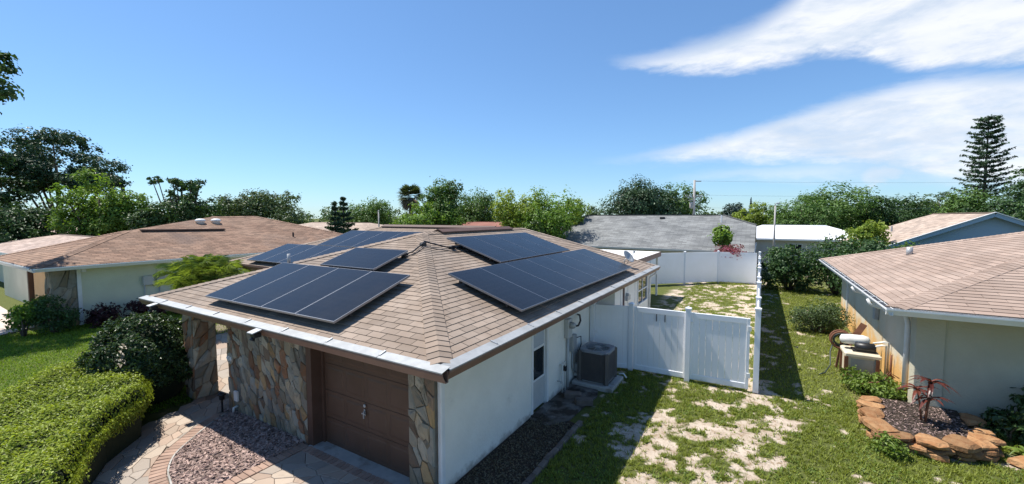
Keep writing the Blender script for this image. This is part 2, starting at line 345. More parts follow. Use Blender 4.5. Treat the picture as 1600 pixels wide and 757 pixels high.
    def mesh(s, name, m, smooth=False):
        return npmesh(name, s.V, s.F, m, s.v, smooth)
    def build(s, name, m, parent=None, smooth=False, kind=None, label=None):
        o = link(name, s.mesh(name, m, smooth), parent)
        if kind: o['kind'] = kind
        if label: o['label'] = label
        return o

# 2-D polygon helpers
def clip(poly, a, b, c):                       # keep a*x+b*y<=c
    out = []
    for i in range(len(poly)):
        p, q = poly[i], poly[(i + 1) % len(poly)]; dp = a * p[0] + b * p[1] - c; dq = a * q[0] + b * q[1] - c
        if dp <= 0: out.append(p)
        if (dp < 0 < dq) or (dq < 0 < dp):
            t = dp / (dp - dq); out.append((p[0] + (q[0] - p[0]) * t, p[1] + (q[1] - p[1]) * t))
    return out
def area2(p): return .5 * sum(p[i][0] * p[(i + 1) % len(p)][1] - p[(i + 1) % len(p)][0] * p[i][1] for i in range(len(p)))
def clip_convex(poly, cvx):                    # cvx counter-clockwise
    for i in range(len(cvx)):
        (x0, y0), (x1, y1) = cvx[i], cvx[(i + 1) % len(cvx)]
        a, b = (y1 - y0), -(x1 - x0); poly = clip(poly, a, b, a * x0 + b * y0)
        if len(poly) < 3: return []
    return poly
def inset(poly, g):
    if area2(poly) < 0: poly = poly[::-1]
    out = poly
    for i in range(len(poly)):
        (x0, y0), (x1, y1) = poly[i], poly[(i + 1) % len(poly)]; l = math.hypot(x1 - x0, y1 - y0)
        if l < 1e-5: continue
        a, b = (y1 - y0) / l, -(x1 - x0) / l; out = clip(out, a, b, a * x0 + b * y0 - g)
        if len(out) < 3: return []
    o2 = [out[0]]
    for p in out[1:]:
        if math.hypot(p[0] - o2[-1][0], p[1] - o2[-1][1]) > .006: o2.append(p)
    if len(o2) > 2 and math.hypot(o2[0][0] - o2[-1][0], o2[0][1] - o2[-1][1]) < .006: o2.pop()
    return o2
def voronoi(rng, region, n, aniso=(1, 1), weight=0.0, ang=0.0):
    """power-diagram cells of a convex region"""
    xs = [p[0] for p in region]; ys = [p[1] for p in region]
    if area2(region) < 0: region = region[::-1]
    ca, sa = math.cos(ang), math.sin(ang); e1, e2 = aniso[0] ** 2, aniso[1] ** 2
    A11 = e1 * ca * ca + e2 * sa * sa; A22 = e1 * sa * sa + e2 * ca * ca; A12 = (e1 - e2) * ca * sa
    pts = []; tries = 0; rmin = math.sqrt((max(xs) - min(xs)) * (max(ys) - min(ys)) / n) * .62
    while len(pts) < n and tries < n * 60:
        tries += 1; p = (rng.uniform(min(xs), max(xs)), rng.uniform(min(ys), max(ys)))
        if all(A11 * (p[0] - q[0]) ** 2 + 2 * A12 * (p[0] - q[0]) * (p[1] - q[1]) + A22 * (p[1] - q[1]) ** 2 > rmin ** 2 for q in pts): pts.append(p)
    ws = [rng.uniform(0, weight) * rmin * rmin for _ in pts]; cells = []
    for i, p in enumerate(pts):
        c = list(region)
        for j, q in enumerate(pts):
            if i == j: continue
            dx_, dy_ = q[0] - p[0], q[1] - p[1]
            a = 2 * (A11 * dx_ + A12 * dy_); b = 2 * (A12 * dx_ + A22 * dy_)
            k = A11 * (q[0] ** 2 - p[0] ** 2) + 2 * A12 * (q[0] * q[1] - p[0] * p[1]) + A22 * (q[1] ** 2 - p[1] ** 2) - ws[j] + ws[i]
            c = clip(c, a, b, k)
            if len(c) < 3: break
        if len(c) >= 3: cells.append(c)
    return cells
def stone_mesh(rng, poly, h, O, U, Vv, N, m, bev=.02, rough=.012, dome=.012):
    """one stone: a polygon in the (U,V) plane raised along N, uneven top"""
    n = len(poly); cx = sum(p[0] for p in poly) / n; cy = sum(p[1] for p in poly) / n
    tx, ty = rng.uniform(-.05, .05), rng.uniform(-.05, .05)
    P = lambda x, y, z: O + U * x + Vv * y + N * z
    V = [P(x, y, 0) for x, y in poly]; V += [P(x, y, h * .72) for x, y in poly]
    for x, y in poly:
        l = math.hypot(x - cx, y - cy) or 1; f = max(.3, 1 - bev / l)
        V.append(P(cx + (x - cx) * f, cy + (y - cy) * f, h + (x - cx) * tx + (y - cy) * ty + rng.uniform(-rough, rough)))
    V.append(P(cx, cy, h + dome + rng.uniform(-rough, rough))); c = 3 * n
    F = [(i, (i + 1) % n, n + (i + 1) % n, n + i) for i in range(n)] + [(n + i, n + (i + 1) % n, 2 * n + (i + 1) % n, 2 * n + i) for i in range(n)]
    F += [(2 * n + i, 2 * n + (i + 1) % n, c) for i in range(n)]
    return npmesh('stone', V, F, m, [rng.random()] * len(F))

# value noise
_rg = np.random.default_rng(5); _tab = _rg.random((256, 256))
def vnoise(x, y):
    xi = np.floor(x).astype(int); yi = np.floor(y).astype(int); fx = x - xi; fy = y - yi
    fx = fx * fx * (3 - 2 * fx); fy = fy * fy * (3 - 2 * fy)
    g = lambda a, b: _tab[a & 255, b & 255]
    return (g(xi, yi) * (1 - fx) + g(xi + 1, yi) * fx) * (1 - fy) + (g(xi, yi + 1) * (1 - fx) + g(xi + 1, yi + 1) * fx) * fy
def fbm(x, y, s, o=4):
    a = 0; w = .5; tot = 0
    for i in range(o): a = a + w * vnoise(x * s + 17.3 * i, y * s + 9.1 * i); tot += w; w *= .55; s *= 2.1
    return a / tot
def sm(x, a, b): t = np.clip((x - a) / (b - a), 0, 1); return t * t * (3 - 2 * t)

# leaves ------------------------------------------------------------
def norm(a): return a / np.maximum(np.linalg.norm(a, axis=1, keepdims=True), 1e-6)
def leafcards(g, P, L_, W_, out=None, bias=.6, fold=.18, upb=.3):
    """P (n,3) leaf centres -> folded diamond cards"""
    n = len(P); nr = g.normal(size=(n, 3))
    if out is not None: nr = nr * (1 - bias) + out * bias * 1.8
    nr[:, 2] += upb; nr = norm(nr); t = np.cross(nr, g.normal(size=(n, 3))); t = norm(t); s = np.cross(nr, t)
    l = (L_ * g.uniform(.65, 1.3, (n, 1))); w = (W_ * g.uniform(.65, 1.25, (n, 1)))
    V = np.empty((n, 4, 3)); V[:, 0] = P - t * l * .5; V[:, 1] = P + s * w * .5 + nr * (w * fold); V[:, 2] = P + t * l * .5 - nr * (l * .12); V[:, 3] = P - s * w * .5 + nr * (w * fold)
    return V.reshape(-1, 3), np.arange(4 * n).reshape(n, 4)
def blobs_in(g, c, r, n, br=(.3, .5), flat=1.0, low=-.7):
    """clump centres inside an ellipsoid c,(rx,ry,rz)"""
    out = []
    while len(out) < n:
        p = g.uniform(-1, 1, 3)
        if np.dot(p, p) > 1 or p[2] < low: continue
        b = g.uniform(*br); q = p * (1 - b * .75); out.append((np.array(c) + q * np.array(r), b * min(r[0], r[2] * 1.3) * flat + .05))
    return out
def blob_leaves(g, blobs, n, zsq=.75, shell=.55, per=20):
    """leaves gathered in small sprays on the shells of the clumps"""
    k = max(len(blobs) * 4, n // per); w = np.array([b[1] ** 2 for b in blobs]); ti = g.choice(len(blobs), k, p=w / w.sum())
    C = np.array([b[0] for b in blobs])[ti]; Rr = np.array([b[1] for b in blobs])[ti][:, None]
    d = norm(g.normal(size=(k, 3))); rad = shell + (1 - shell) * np.sqrt(g.random((k, 1))) * g.uniform(.6, 1.25, (k, 1))
    d2 = d.copy(); d2[:, 2] *= zsq; T_ = C + d2 * Rr * rad; sz = Rr * g.uniform(.10, .24, (k, 1)) + .03
    j = g.integers(0, k, n); off = g.normal(size=(n, 3)) * sz[j] * np.array([1, 1, .7])
    return T_[j] + off, d[j] * .7 + norm(off) * .5, ti[j]
def tree(name, label, x, y, top, r, bot, seed, leaf, group='trees behind the houses', trunk=None, n=5000, ls=.30, nb=16, br=(.28, .5), ground=0.0, bark='bark', rz=None, zsq=.8, branches=True, low=-.8, shell=.68):
    g = np.random.default_rng(seed); t = thing(name, label, 'tree', (x, y, ground), group)
    n = int(n * 1.45); h = top - bot; rz = rz or h * .55; cz = top - rz; tr = trunk or max(.12, .045 * (top - ground))
    B = blobs_in(g, (x, y, cz), (r, r, rz), nb, br, low=low)
    P, d, idx = blob_leaves(g, B, n, zsq, shell)
    zt = np.percentile(P[:, 2], 99.6); kz = (top - bot) / max(zt - bot, .5); P[:, 2] = bot + (P[:, 2] - bot) * kz
    rq = np.percentile(np.hypot(P[:, 0] - x, P[:, 1] - y), 96); P[:, :2] = np.array([x, y]) + (P[:, :2] - np.array([x, y])) * (r / rq)
    B = [(np.array([x + (c[0] - x) * r / rq, y + (c[1] - y) * r / rq, bot + (c[2] - bot) * kz]), b_) for c, b_ in B]
    d = d + np.array([0, 0, .35]); V, F = leafcards(g, P, ls, ls * .62, d, .6)
    bt = g.random(len(B)); v = np.clip(.55 * g.random(n) + .45 * bt[idx], 0, 1)
    link('crown', npmesh('crown', V, F, L[leaf], v), t)
    mb = MB(); rz0 = max(ground + (cz - rz - ground) * .8, ground + .25 * (top - ground)); w = g.uniform(-.25, .25, 2) * tr * 3
    mb.tube([(x, y, ground - .1), (x + w[0] * .3, y + w[1] * .3, ground + (rz0 - ground) * .5), (x + w[0], y + w[1], rz0), (x + w[0] * .6, y, cz + rz * .3)], [tr * 1.25, tr, tr * .8, tr * .25], 8)
    mb.build('trunk', M[bark], t, True)
    if branches:
        lb = MB()
        for c, b in B[:10]:
            a = Vector((x + w[0], y + w[1], rz0)); e = Vector(c); md = a.lerp(e, .5) + Vector((0, 0, -.1 * (e - a).length)); lb.tube([a, md, e], [tr * .45, tr * .28, tr * .1], 6)
        lb.build('limbs', M[bark], t, True)
    return t
def shrub(name, label, x, y, z0, r, h, seed, leaf, n=2500, ls=.1, cat='shrub', group=None, nb=14, ry=None, br=(.35, .55), core=True, asp=.6, bias=.5):
    g = np.random.default_rng(seed); t = thing(name, label, cat, (x, y, z0), group)
    ry = ry or r; B = blobs_in(g, (x, y, z0 + h * .5), (r, ry, h * .5), nb, br, low=-.9)
    P, d, idx = blob_leaves(g, B, n, .9, .7); P[:, 2] = np.maximum(P[:, 2], z0 + .03)
    V, F = leafcards(g, P, ls, ls * asp, d, bias); bt = g.random(len(B))
    link('foliage', npmesh('foliage', V, F, L[leaf], np.clip(.6 * g.random(n) + .4 * bt[idx], 0, 1)), t)
    mb = MB()
    for c, b in B: mb.tube([(x + .15 * (c[0] - x), y + .15 * (c[1] - y), z0 - .05), tuple((np.array((x, y, z0)) + c) / 2 + g.normal(size=3) * .03), tuple(c)], [.018 + .01 * h, .014 + .005 * h, .006], 5)
    mb.build('stems', M['bark'], t, True)
    return t

# ------------------------------------------------------------------ roofs
V3 = Vector
EYE = V3((0, 0, CAMZ))
def frame(poly):
    O = V3(poly[0]); U = (V3(poly[1]) - O).normalized(); N = (V3(poly[1]) - O).cross(V3(poly[2]) - O).normalized()
    if N.z < 0: N = -N
    W = N.cross(U)
    return O, U, W, N
def tab_mesh(w, E_, th, m):
    V = [(0, 0, th), (w, 0, th), (w, E_, .004), (0, E_, .004), (0, 0, -.003), (w, 0, -.003), (w, E_, -.003), (0, E_, -.003)]
    return npmesh('shingle', V, [(0, 1, 2, 3), (4, 5, 1, 0), (5, 6, 2, 1), (7, 4, 0, 3)], m)
def shingle_roof(roof, polys, m, seed, keep=300, W=.305, E_=.142, gap=.009, th=.014):
    rng = random.Random(seed); full = []; V = []; F = []; vv = []
    shapes = [tab_mesh(w, E_ - .002, th, m) for w in (W - gap, W - gap * 1.4, W - gap * .8)] if keep else []
    ws = [W, W, W]
    def put(fr, pl2, v0):
        O, U, Wd, N = fr; n = len(pl2); o = len(V)
        for x, y in pl2: V.append(O + U * x + Wd * y + N * (th + (.004 - th) * (y - v0) / E_))
        for x, y in pl2: V.append(O + U * x + Wd * y - N * .003)
        F.append(tuple(range(o, o + n)))
        for i in range(n): F.append((o + n + i, o + n + (i + 1) % n, o + (i + 1) % n, o + i))
        r = rng.random(); vv.extend([r] * (n + 1))
    for poly in polys:
        fr = O, U, Wd, N = frame(poly); p2 = [((V3(p) - O).dot(U), (V3(p) - O).dot(Wd)) for p in poly]
        if area2(p2) < 0: p2 = p2[::-1]
        x0 = min(p[0] for p in p2); x1 = max(p[0] for p in p2); ymax = max(p[1] for p in p2); r = 0; y = -.004
        while y < ymax:
            x = x0 - (r % 2) * W * .5 - rng.uniform(0, .07) * W
            while x < x1:
                k = rng.randrange(3); w = ws[k]; q = [(x, y), (x + w - gap, y), (x + w - gap, y + E_ - .002), (x, y + E_ - .002)]
                c = clip_convex(q, p2)
                if len(c) >= 3 and abs(area2(c)) > .0015:
                    ctr = O + U * (x + w / 2) + Wd * (y + E_ / 2)
                    if keep and abs(area2(c)) > .999 * abs(area2(q)): full.append(((ctr - EYE).length, k, O + U * x + Wd * y, U, Wd, N, fr, q, y))
                    else: put(fr, c, y)
                x += w
            y += E_; r += 1
    full.sort(key=lambda a: a[0])
    for i, (d, k, P, U, Wd, N, fr, q, y) in enumerate(full):
        if i < keep:
            mx = Matrix(((U.x, Wd.x, N.x, P.x), (U.y, Wd.y, N.y, P.y), (U.z, Wd.z, N.z, P.z), (0, 0, 0, 1)))
            if rng.random() < .5: mx = mx @ Matrix.Rotation(rng.uniform(-.006, .006), 4, 'Z')
            link('shingle', shapes[k], roof, mx)
        else: put(fr, q, y)
    tag(link('shingles', npmesh('shingles', V, F, m, vv), roof), kind='stuff')
def hip_caps(roof, a, b, w1, w2, m, seed, width=.17, E_=.145, stuff=False):
    """overlapping cap shingles along a hip or ridge a->b; w1,w2 = directions down each slope"""
    rng = random.Random(seed); a = V3(a); b = V3(b); t = (b - a); n = t.length; t.normalize()
    up = (-(V3(w1) + V3(w2))).normalized(); s1 = V3(w1).normalized() * width; s2 = V3(w2).normalized() * width
    l = E_ * 1.25; lo, hi = .034, .020; V = []
    for z, y in ((lo, 0), (hi, l)):
        V += [s1 + t * y + up * z, t * y + up * (z + .004), s2 + t * y + up * z]
    V += [s1 * 1.0 - up * .004, V3((0, 0, 0)), s2 * 1.0 - up * .004, s1 + t * l - up * .004, s2 + t * l - up * .004]
    F = [(0, 1, 4, 3), (1, 2, 5, 4), (6, 7, 1, 0), (7, 8, 2, 1), (6, 0, 3, 9), (8, 10, 5, 2)]
    if not stuff:
        me = npmesh('ridge_shingle', V, F, m)
        for i in range(int(n / E_)):
            o = link('ridge_shingle', me, roof, Matrix.Translation(a + t * (i * E_)))
    else:
        VV = []; FF = []; vv = []
        for i in range(int(n / E_)):
            o = len(VV); VV += [p + a + t * (i * E_) for p in V]; FF += [tuple(j + o for j in f) for f in F]; vv += [rng.random()] * len(F)
        tag(link('ridge_shingles', npmesh('ridge_shingles', VV, FF, m, vv), roof), kind='stuff')
def rc_mesh(name, polys, m):
    """roof faces carrying (along eave, up slope) coordinates for the course material"""
    V = []; F = []; rc = []
    for i, poly in enumerate(polys):
        O, U, Wd, N = frame(poly); o = len(V); V += [V3(p) for p in poly]; F.append(tuple(range(o, o + len(poly))))
        rc += [((V3(p) - O).dot(U) + i * 3.3, (V3(p) - O).dot(Wd), 0) for p in poly]
    me = npmesh(name, V, F, m); at = me.attributes.new('rc', 'FLOAT_VECTOR', 'POINT'); at.data.foreach_set('vector', np.array(rc, np.float32).ravel())
    return me
def window_part(house, axis, c, a0, a1, z0, z1, out, glass='glass_dark', mull=1, name='window', depth=.06):
    """a framed window lying in a wall plane; axis 'x': wall of constant x=c, else constant y; out = +-1 outward"""
    fr = MB(); w = .05
    def bx(mb, u0, u1, zz0, zz1, d0, d1):
        d = sorted((c + out * d0, c + out * d1))
        if axis == 'x': mb.box(d[0], d[1], u0, u1, zz0, zz1)
        else: mb.box(u0, u1, d[0], d[1], zz0, zz1)
    bx(fr, a0 - w, a0, z0 - w, z1 + w, -.02, depth); bx(fr, a1, a1 + w, z0 - w, z1 + w, -.02, depth)
    bx(fr, a0, a1, z0 - w, z0, -.02, depth + .02); bx(fr, a0, a1, z1, z1 + w, -.02, depth)
    zm = (z0 + z1) / 2; bx(fr, a0, a1, zm - .02, zm + .02, 0, depth - .01)
    for i in range(mull): x = a0 + (a1 - a0) * (i + 1) / (mull + 1); bx(fr, x - .015, x + .015, z0, zm - .02, 0, depth - .015); bx(fr, x - .015, x + .015, zm + .02, z1, 0, depth - .015)
    f = fr.build(name, M['trim_white'], house); g = MB(); bx(g, a0, a1, z0, z1, -.01, .012); g.build('pane', M[glass], f)
    return f
def hip_house(name, label, cx, cy, hx, hy, ze, zr, ridge, rm, wm, base=0.0, axis='x', wins=True, group=None):
    """a far house under a hip roof; ridge half-length along axis"""
    t = thing(name, label, 'house', (cx, cy, base), group)
    A = [(cx - hx, cy - hy, ze), (cx + hx, cy - hy, ze), (cx + hx, cy + hy, ze), (cx - hx, cy + hy, ze)]
    if axis == 'x':
        P, Q = (cx - ridge, cy, zr), (cx + ridge, cy, zr); fs = [[A[0], A[1], Q, P], [A[1], A[2], Q], [A[2], A[3], P, Q], [A[3], A[0], P]]
    else:
        P, Q = (cx, cy - ridge, zr), (cx, cy + ridge, zr); fs = [[A[0], A[1], P], [A[1], A[2], Q, P], [A[2], A[3], Q], [A[3], A[0], P, Q]]
    r = link('roof', rc_mesh('roof', fs, M[rm]), t)
    MB().box(cx - hx - .02, cx + hx + .02, cy - hy - .02, cy + hy + .02, ze - .16, ze - .006).build('fascia', M['trim_white'], t)
    MB().box(cx - hx + .6, cx + hx - .6, cy - hy + .6, cy + hy - .6, base, ze - .165).build('wall', M[wm], t)
    cap = MB()
    for a in (P, Q): cap.beam((a[0] - .1, a[1], a[2]), (a[0] + .1, a[1], a[2]), .2, .03)
    cap.beam(P, Q, .22, .05); cap.build('ridge_cap', M[rm], r)
    for k in range(3 if wins else 0):
        x = cx - hx + .6 + (2 * hx - 1.2) * (k + .5) / 3
        window_part(t, 'y', cy - hy + .6, x - .5, x + .5, base + .95, base + 2.0 if ze - base > 2.4 else ze - .4, -1)
    window_part(t, 'x', cx + hx - .6, cy - .6, cy + .6, base + .95, min(base + 2.0, ze - .3), 1)
    return t

# ------------------------------------------------------------------ ground
def grass_amount(x, y):
    """1 = turf, 0 = bare sand"""
    n = fbm(x + 40, y + 40, 1.5, 5); n2 = fbm(x + 90, y + 13, 4.4, 5)
    side = sm(x, .2, 1.6)                                           # greener towards the right-hand neighbour
    front = np.exp(-(((x + 1.1) / 1.5) ** 2 + ((y - 8.6) / 2.9) ** 2))
    back = np.exp(-(((y - 27) / 5.5) ** 2)) * (x < 0) * (y > 12)
    back2 = (y > 12) * (x < 0) * sm(x, -1.8, -.3)
    thr = .425 + .086 * front + .035 * back + .03 * back2 - .10 * side - .05 * sm(-x, 2.0, 2.8) * (y < 12)
    thr = np.where(x < -4.3, .1, thr)
    return sm(n * .40 + n2 * .60 - thr, -.055, .095)
xs = np.unique(np.concatenate([np.array([-900, -600, -400, -250, -160, -110, -80, -60, -45, -36, -30, -26]), np.arange(-24, -4.2, .6), np.arange(-4.2, 6.5, .075), np.arange(6.5, 14, .5), np.array([16, 20, 26, 34, 46, 64, 90, 140, 220, 350, 600, 900])]))
ys = np.unique(np.concatenate([np.array([-300, -150, -80, -40, -20, -10, -5, -2]), np.arange(0, 4.5, .5), np.arange(4.5, 14, .075), np.arange(14, 33, .18), np.array([34, 36, 40, 46, 56, 70, 90, 120, 170, 250, 400, 650, 1000, 1600])]))
GX, GY = np.meshgrid(xs, ys, indexing='ij')
def ground_z(x, y):
    near = np.exp(-((x / 30) ** 2 + ((y - 10) / 30) ** 2))
    return (fbm(x, y, .5, 4) - .5) * .10 * near * ((x > -3.0) | (x < -12.8)) - .012 - .5 * sm(y, 33, 48) * sm(x, -14, -8)
GZ = ground_z(GX, GY); nx, ny = GX.shape
Vg = np.stack([GX, GY, GZ], -1).reshape(-1, 3); I = np.arange(nx * ny).reshape(nx, ny)
Fg = np.stack([I[:-1, :-1], I[1:, :-1], I[1:, 1:], I[:-1, 1:]], -1).reshape(-1, 4)
gm = bpy.data.materials.new('ground'); gm.use_nodes = True; t = NT(gm.node_tree); b = gm.node_tree.nodes['Principled BSDF']
geo = t.n('ShaderNodeNewGeometry'); P_ = geo.outputs['Position']; at = t.n('ShaderNodeAttribute', attribute_name='turf')
sand = t.mix(t.sstep(t.noise(P_, 2.2, 7, .65), .35, .65), (.53, .45, .365, 1), (.40, .32, .245, 1))
sand = t.mix(t.sstep(t.noise(P_, 9, 6, .7), .52, .66), sand, (.24, .17, .10, 1))
turf = t.mix(t.noise(P_, 6, 6, .65), (.06, .08, .02, 1), (.13, .14, .04, 1))
turf = t.mix(t.sstep(t.noise(P_, 1.1, 5, .6), .56, .74), turf, (.19, .15, .07, 1))
f = t.sstep(t.m('ADD', at.outputs['Fac'], t.m('MULTIPLY', t.m('SUBTRACT', t.noise(P_, 20, 6, .75), .5), 1.7)), .18, .80)
t.put(b.inputs['Base Color'], t.mix(f, sand, turf)); b.inputs['Roughness'].default_value = .95; b.inputs['Specular IOR Level'].default_value = .15
bp = t.n('ShaderNodeBump'); bp.inputs['Distance'].default_value = .03; t.l(t.noise(P_, 22, 6, .7), bp.inputs['Height']); t.l(bp.outputs[0], b.inputs['Normal'])
me = npmesh('ground', Vg, Fg, gm, smooth=True); a = me.attributes.new('turf', 'FLOAT', 'POINT'); a.data.foreach_set('value', grass_amount(GX, GY).ravel().astype(np.float32))
tag(link('ground', me), kind='structure', label='sandy grass ground')

def blades(g, P, hmin, hmax, w, lean=.7):
    n = len(P); h = g.uniform(hmin, hmax, (n, 1)); an = g.uniform(0, 2 * math.pi, n); d = np.stack([np.cos(an), np.sin(an), np.zeros(n)], 1); s = np.stack([-d[:, 1], d[:, 0], np.zeros(n)], 1)
    V = np.empty((n, 3, 3)); V[:, 0] = P - s * w; V[:, 1] = P + s * w; V[:, 2] = P + d * h * g.uniform(.2, lean + .3, (n, 1)); V[:, 2, 2] += (h[:, 0] * g.uniform(.35, .95, n))
    return V.reshape(-1, 3), np.arange(3 * n).reshape(n, 3)
def scatter(g, n, x0, x1, y0, y1, dens):
    x = g.uniform(x0, x1, n); y = y0 + (y1 - y0) * g.random(n); k = g.random(n) < dens(x, y); x = x[k]; y = y[k]
    return np.stack([x, y, ground_z(x, y)], 1)

# ------------------------------------------------------------------ our house
S = .322
XL, XR, YF = -12.4, -3.4, 3.95
AP1 = (-7.9, 8.45, 2.5 + S * 4.5); AP2 = (-7.9, 14.0, 2.5 + S * 4.5)
H = thing('house', 'single-storey white house with tan shingle hip roof carrying solar panels', 'house', (-8, 5, 0))
front = [(XL, YF, 2.5), (XR, YF, 2.5), AP1]
right = [(XR, YF, 2.5), (XR, 16.6, 2.5), AP2, AP1]
left = [(XL, 8.7, 2.5), (XL, YF, 2.5), AP1, (-7.9, 13.2, AP1[2])]
wing = [(-19.2, 8.7, 2.5), (XL, 8.7, 2.5), (-7.9, 13.2, AP1[2]), (-14.7, 13.2, AP1[2])]
wl = [(-19.2, 17.7, 2.5), (-19.2, 8.7, 2.5), (-14.7, 13.2, AP1[2])]
wr = [(-7.9, 17.7, 2.5), (-19.2, 17.7, 2.5), (-14.7, 13.2, AP1[2]), (-7.9, 13.2, AP1[2])]
rear = [(XR, 16.6, 2.5), (-7.9, 17.7, 2.5), (-7.9, 13.9, AP1[2])]
mb = MB()
for p in (front, right, left, wing, wl, wr, rear): mb.poly(p)
ROOF = mb.build('roof', M['deck'], H)
shingle_roof(ROOF, [front, right, left, wing, wr], M['shingle'], 3, 300)
sl = lambda d: V3(d)
hd = {'f': V3((0, -1, -S)), 'r': V3((1, 0, -S)), 'l': V3((-1, 0, -S))}
def perp(d, t): t = V3(t).normalized(); return (d - t * d.dot(t)).normalized()
tn = V3(AP1) - V3((XR, YF, 2.5)); hip_caps(ROOF, (XR - .05, YF + .05, 2.5 + .05 * S), AP1, perp(hd['f'], tn), perp(hd['r'], tn), M['shingle'], 1)
tn = V3(AP1) - V3((XL, YF, 2.5)); hip_caps(ROOF, (XL + .05, YF + .05, 2.5 + .05 * S), AP1, perp(hd['l'], tn), perp(hd['f'], tn), M['shingle'], 2)
hip_caps(ROOF, AP1, AP2, hd['l'], hd['r'], M['shingle'], 4)
tn = V3(AP2) - V3((XR, 16.6, 2.5)); hip_caps(ROOF, (XR, 16.6, 2.5), AP2, perp(hd['r'], tn), perp(V3((.3, 1, -.4)), tn), M['shingle'], 5, stuff=True)
hip_caps(ROOF, (-14.7, 13.2, AP1[2]), (-7.9, 13.2, AP1[2]), (0, -1, -S), (0, 1, -S), M['shingle'], 6, stuff=True)
tn = V3((-14.7, 13.2, AP1[2])) - V3((-19.2, 8.7, 2.5)); hip_caps(ROOF, (-19.2, 8.7, 2.5), (-14.7, 13.2, AP1[2]), perp(hd['l'], tn), perp(hd['f'], tn), M['shingle'], 7, stuff=True)
# long brown ridge vents
for (a, b_) in (((-14.6, 13.2), (-8.6, 13.2)), ((-7.9, 9.1), (-7.9, 13.0))):
    v = MB(); z = AP1[2] + .075
    d = V3((b_[0] - a[0], b_[1] - a[1], 0)).normalized(); sd = V3((-d.y, d.x, 0))
    for sg in (-1, 1):
        p = [V3((*a, z + .03)), V3((*b_, z + .03)), V3((*b_, z - .05)) + sd * (.19 * sg), V3((*a, z - .05)) + sd * (.19 * sg)]
        q = [x - V3((0, 0, .035)) for x in p]; v.add(p + q, [(0, 1, 2, 3), (7, 6, 5, 4), (3, 2, 6, 7), (0, 3, 7, 4), (1, 5, 6, 2)])
    v.build('ridge_vent', M['brown'], ROOF)
MB().lathe([(.038, 0), (.038, .30), (.03, .30), (.03, .26)], (-10.25, 6.12, 3.16), 14).build('vent_pipe', M['galv'], ROOF, True)
# walls
w = MB()
w.box(-4.4, -4.2, 4.96, 7.9, 0, 2.37).box(-4.4, -4.2, 8.66, 11.9, 0, 2.37).box(-4.4, -4.2, 7.9, 8.66, 2.06, 2.37)
w.box(-4.4, -3.6, 11.905, 12.1, 0, 2.37)
w.box(-3.8, -3.6, 12.105, 14.5, 0, 2.37).box(-3.8, -3.6, 14.5, 15.95, 0, 1.3).box(-3.8, -3.6, 14.5, 15.95, 2.28, 2.37).box(-3.8, -3.6, 15.95, 16.4, 0, 2.37)
w.box(-7.9, -3.8, 16.2, 16.4, 0, 2.37)
w.box(-10.3, -10.1, 4.985, 9.4, 0, 2.37).box(-18.8, -10.305, 9.3, 9.5, 0, 2.37).box(-18.8, -18.6, 9.505, 17.2, 0, 2.37).box(-18.6, -7.9, 17.0, 17.2, 0, 2.37)
w.box(-4.78, -4.405, 4.93, 5.1, 0, 2.37).box(-10.31, -7.38, 4.78, 4.98, 0, 2.37).box(-7.38, -4.785, 4.95, 5.05, 2.14, 2.37)
w.build('wall', M['stucco_white'], H)
MB().cbox(-4.27, -4.185, 4.86, 4.958, 0, 2.37, .012).build('corner_trim', M['trim_white'], H)
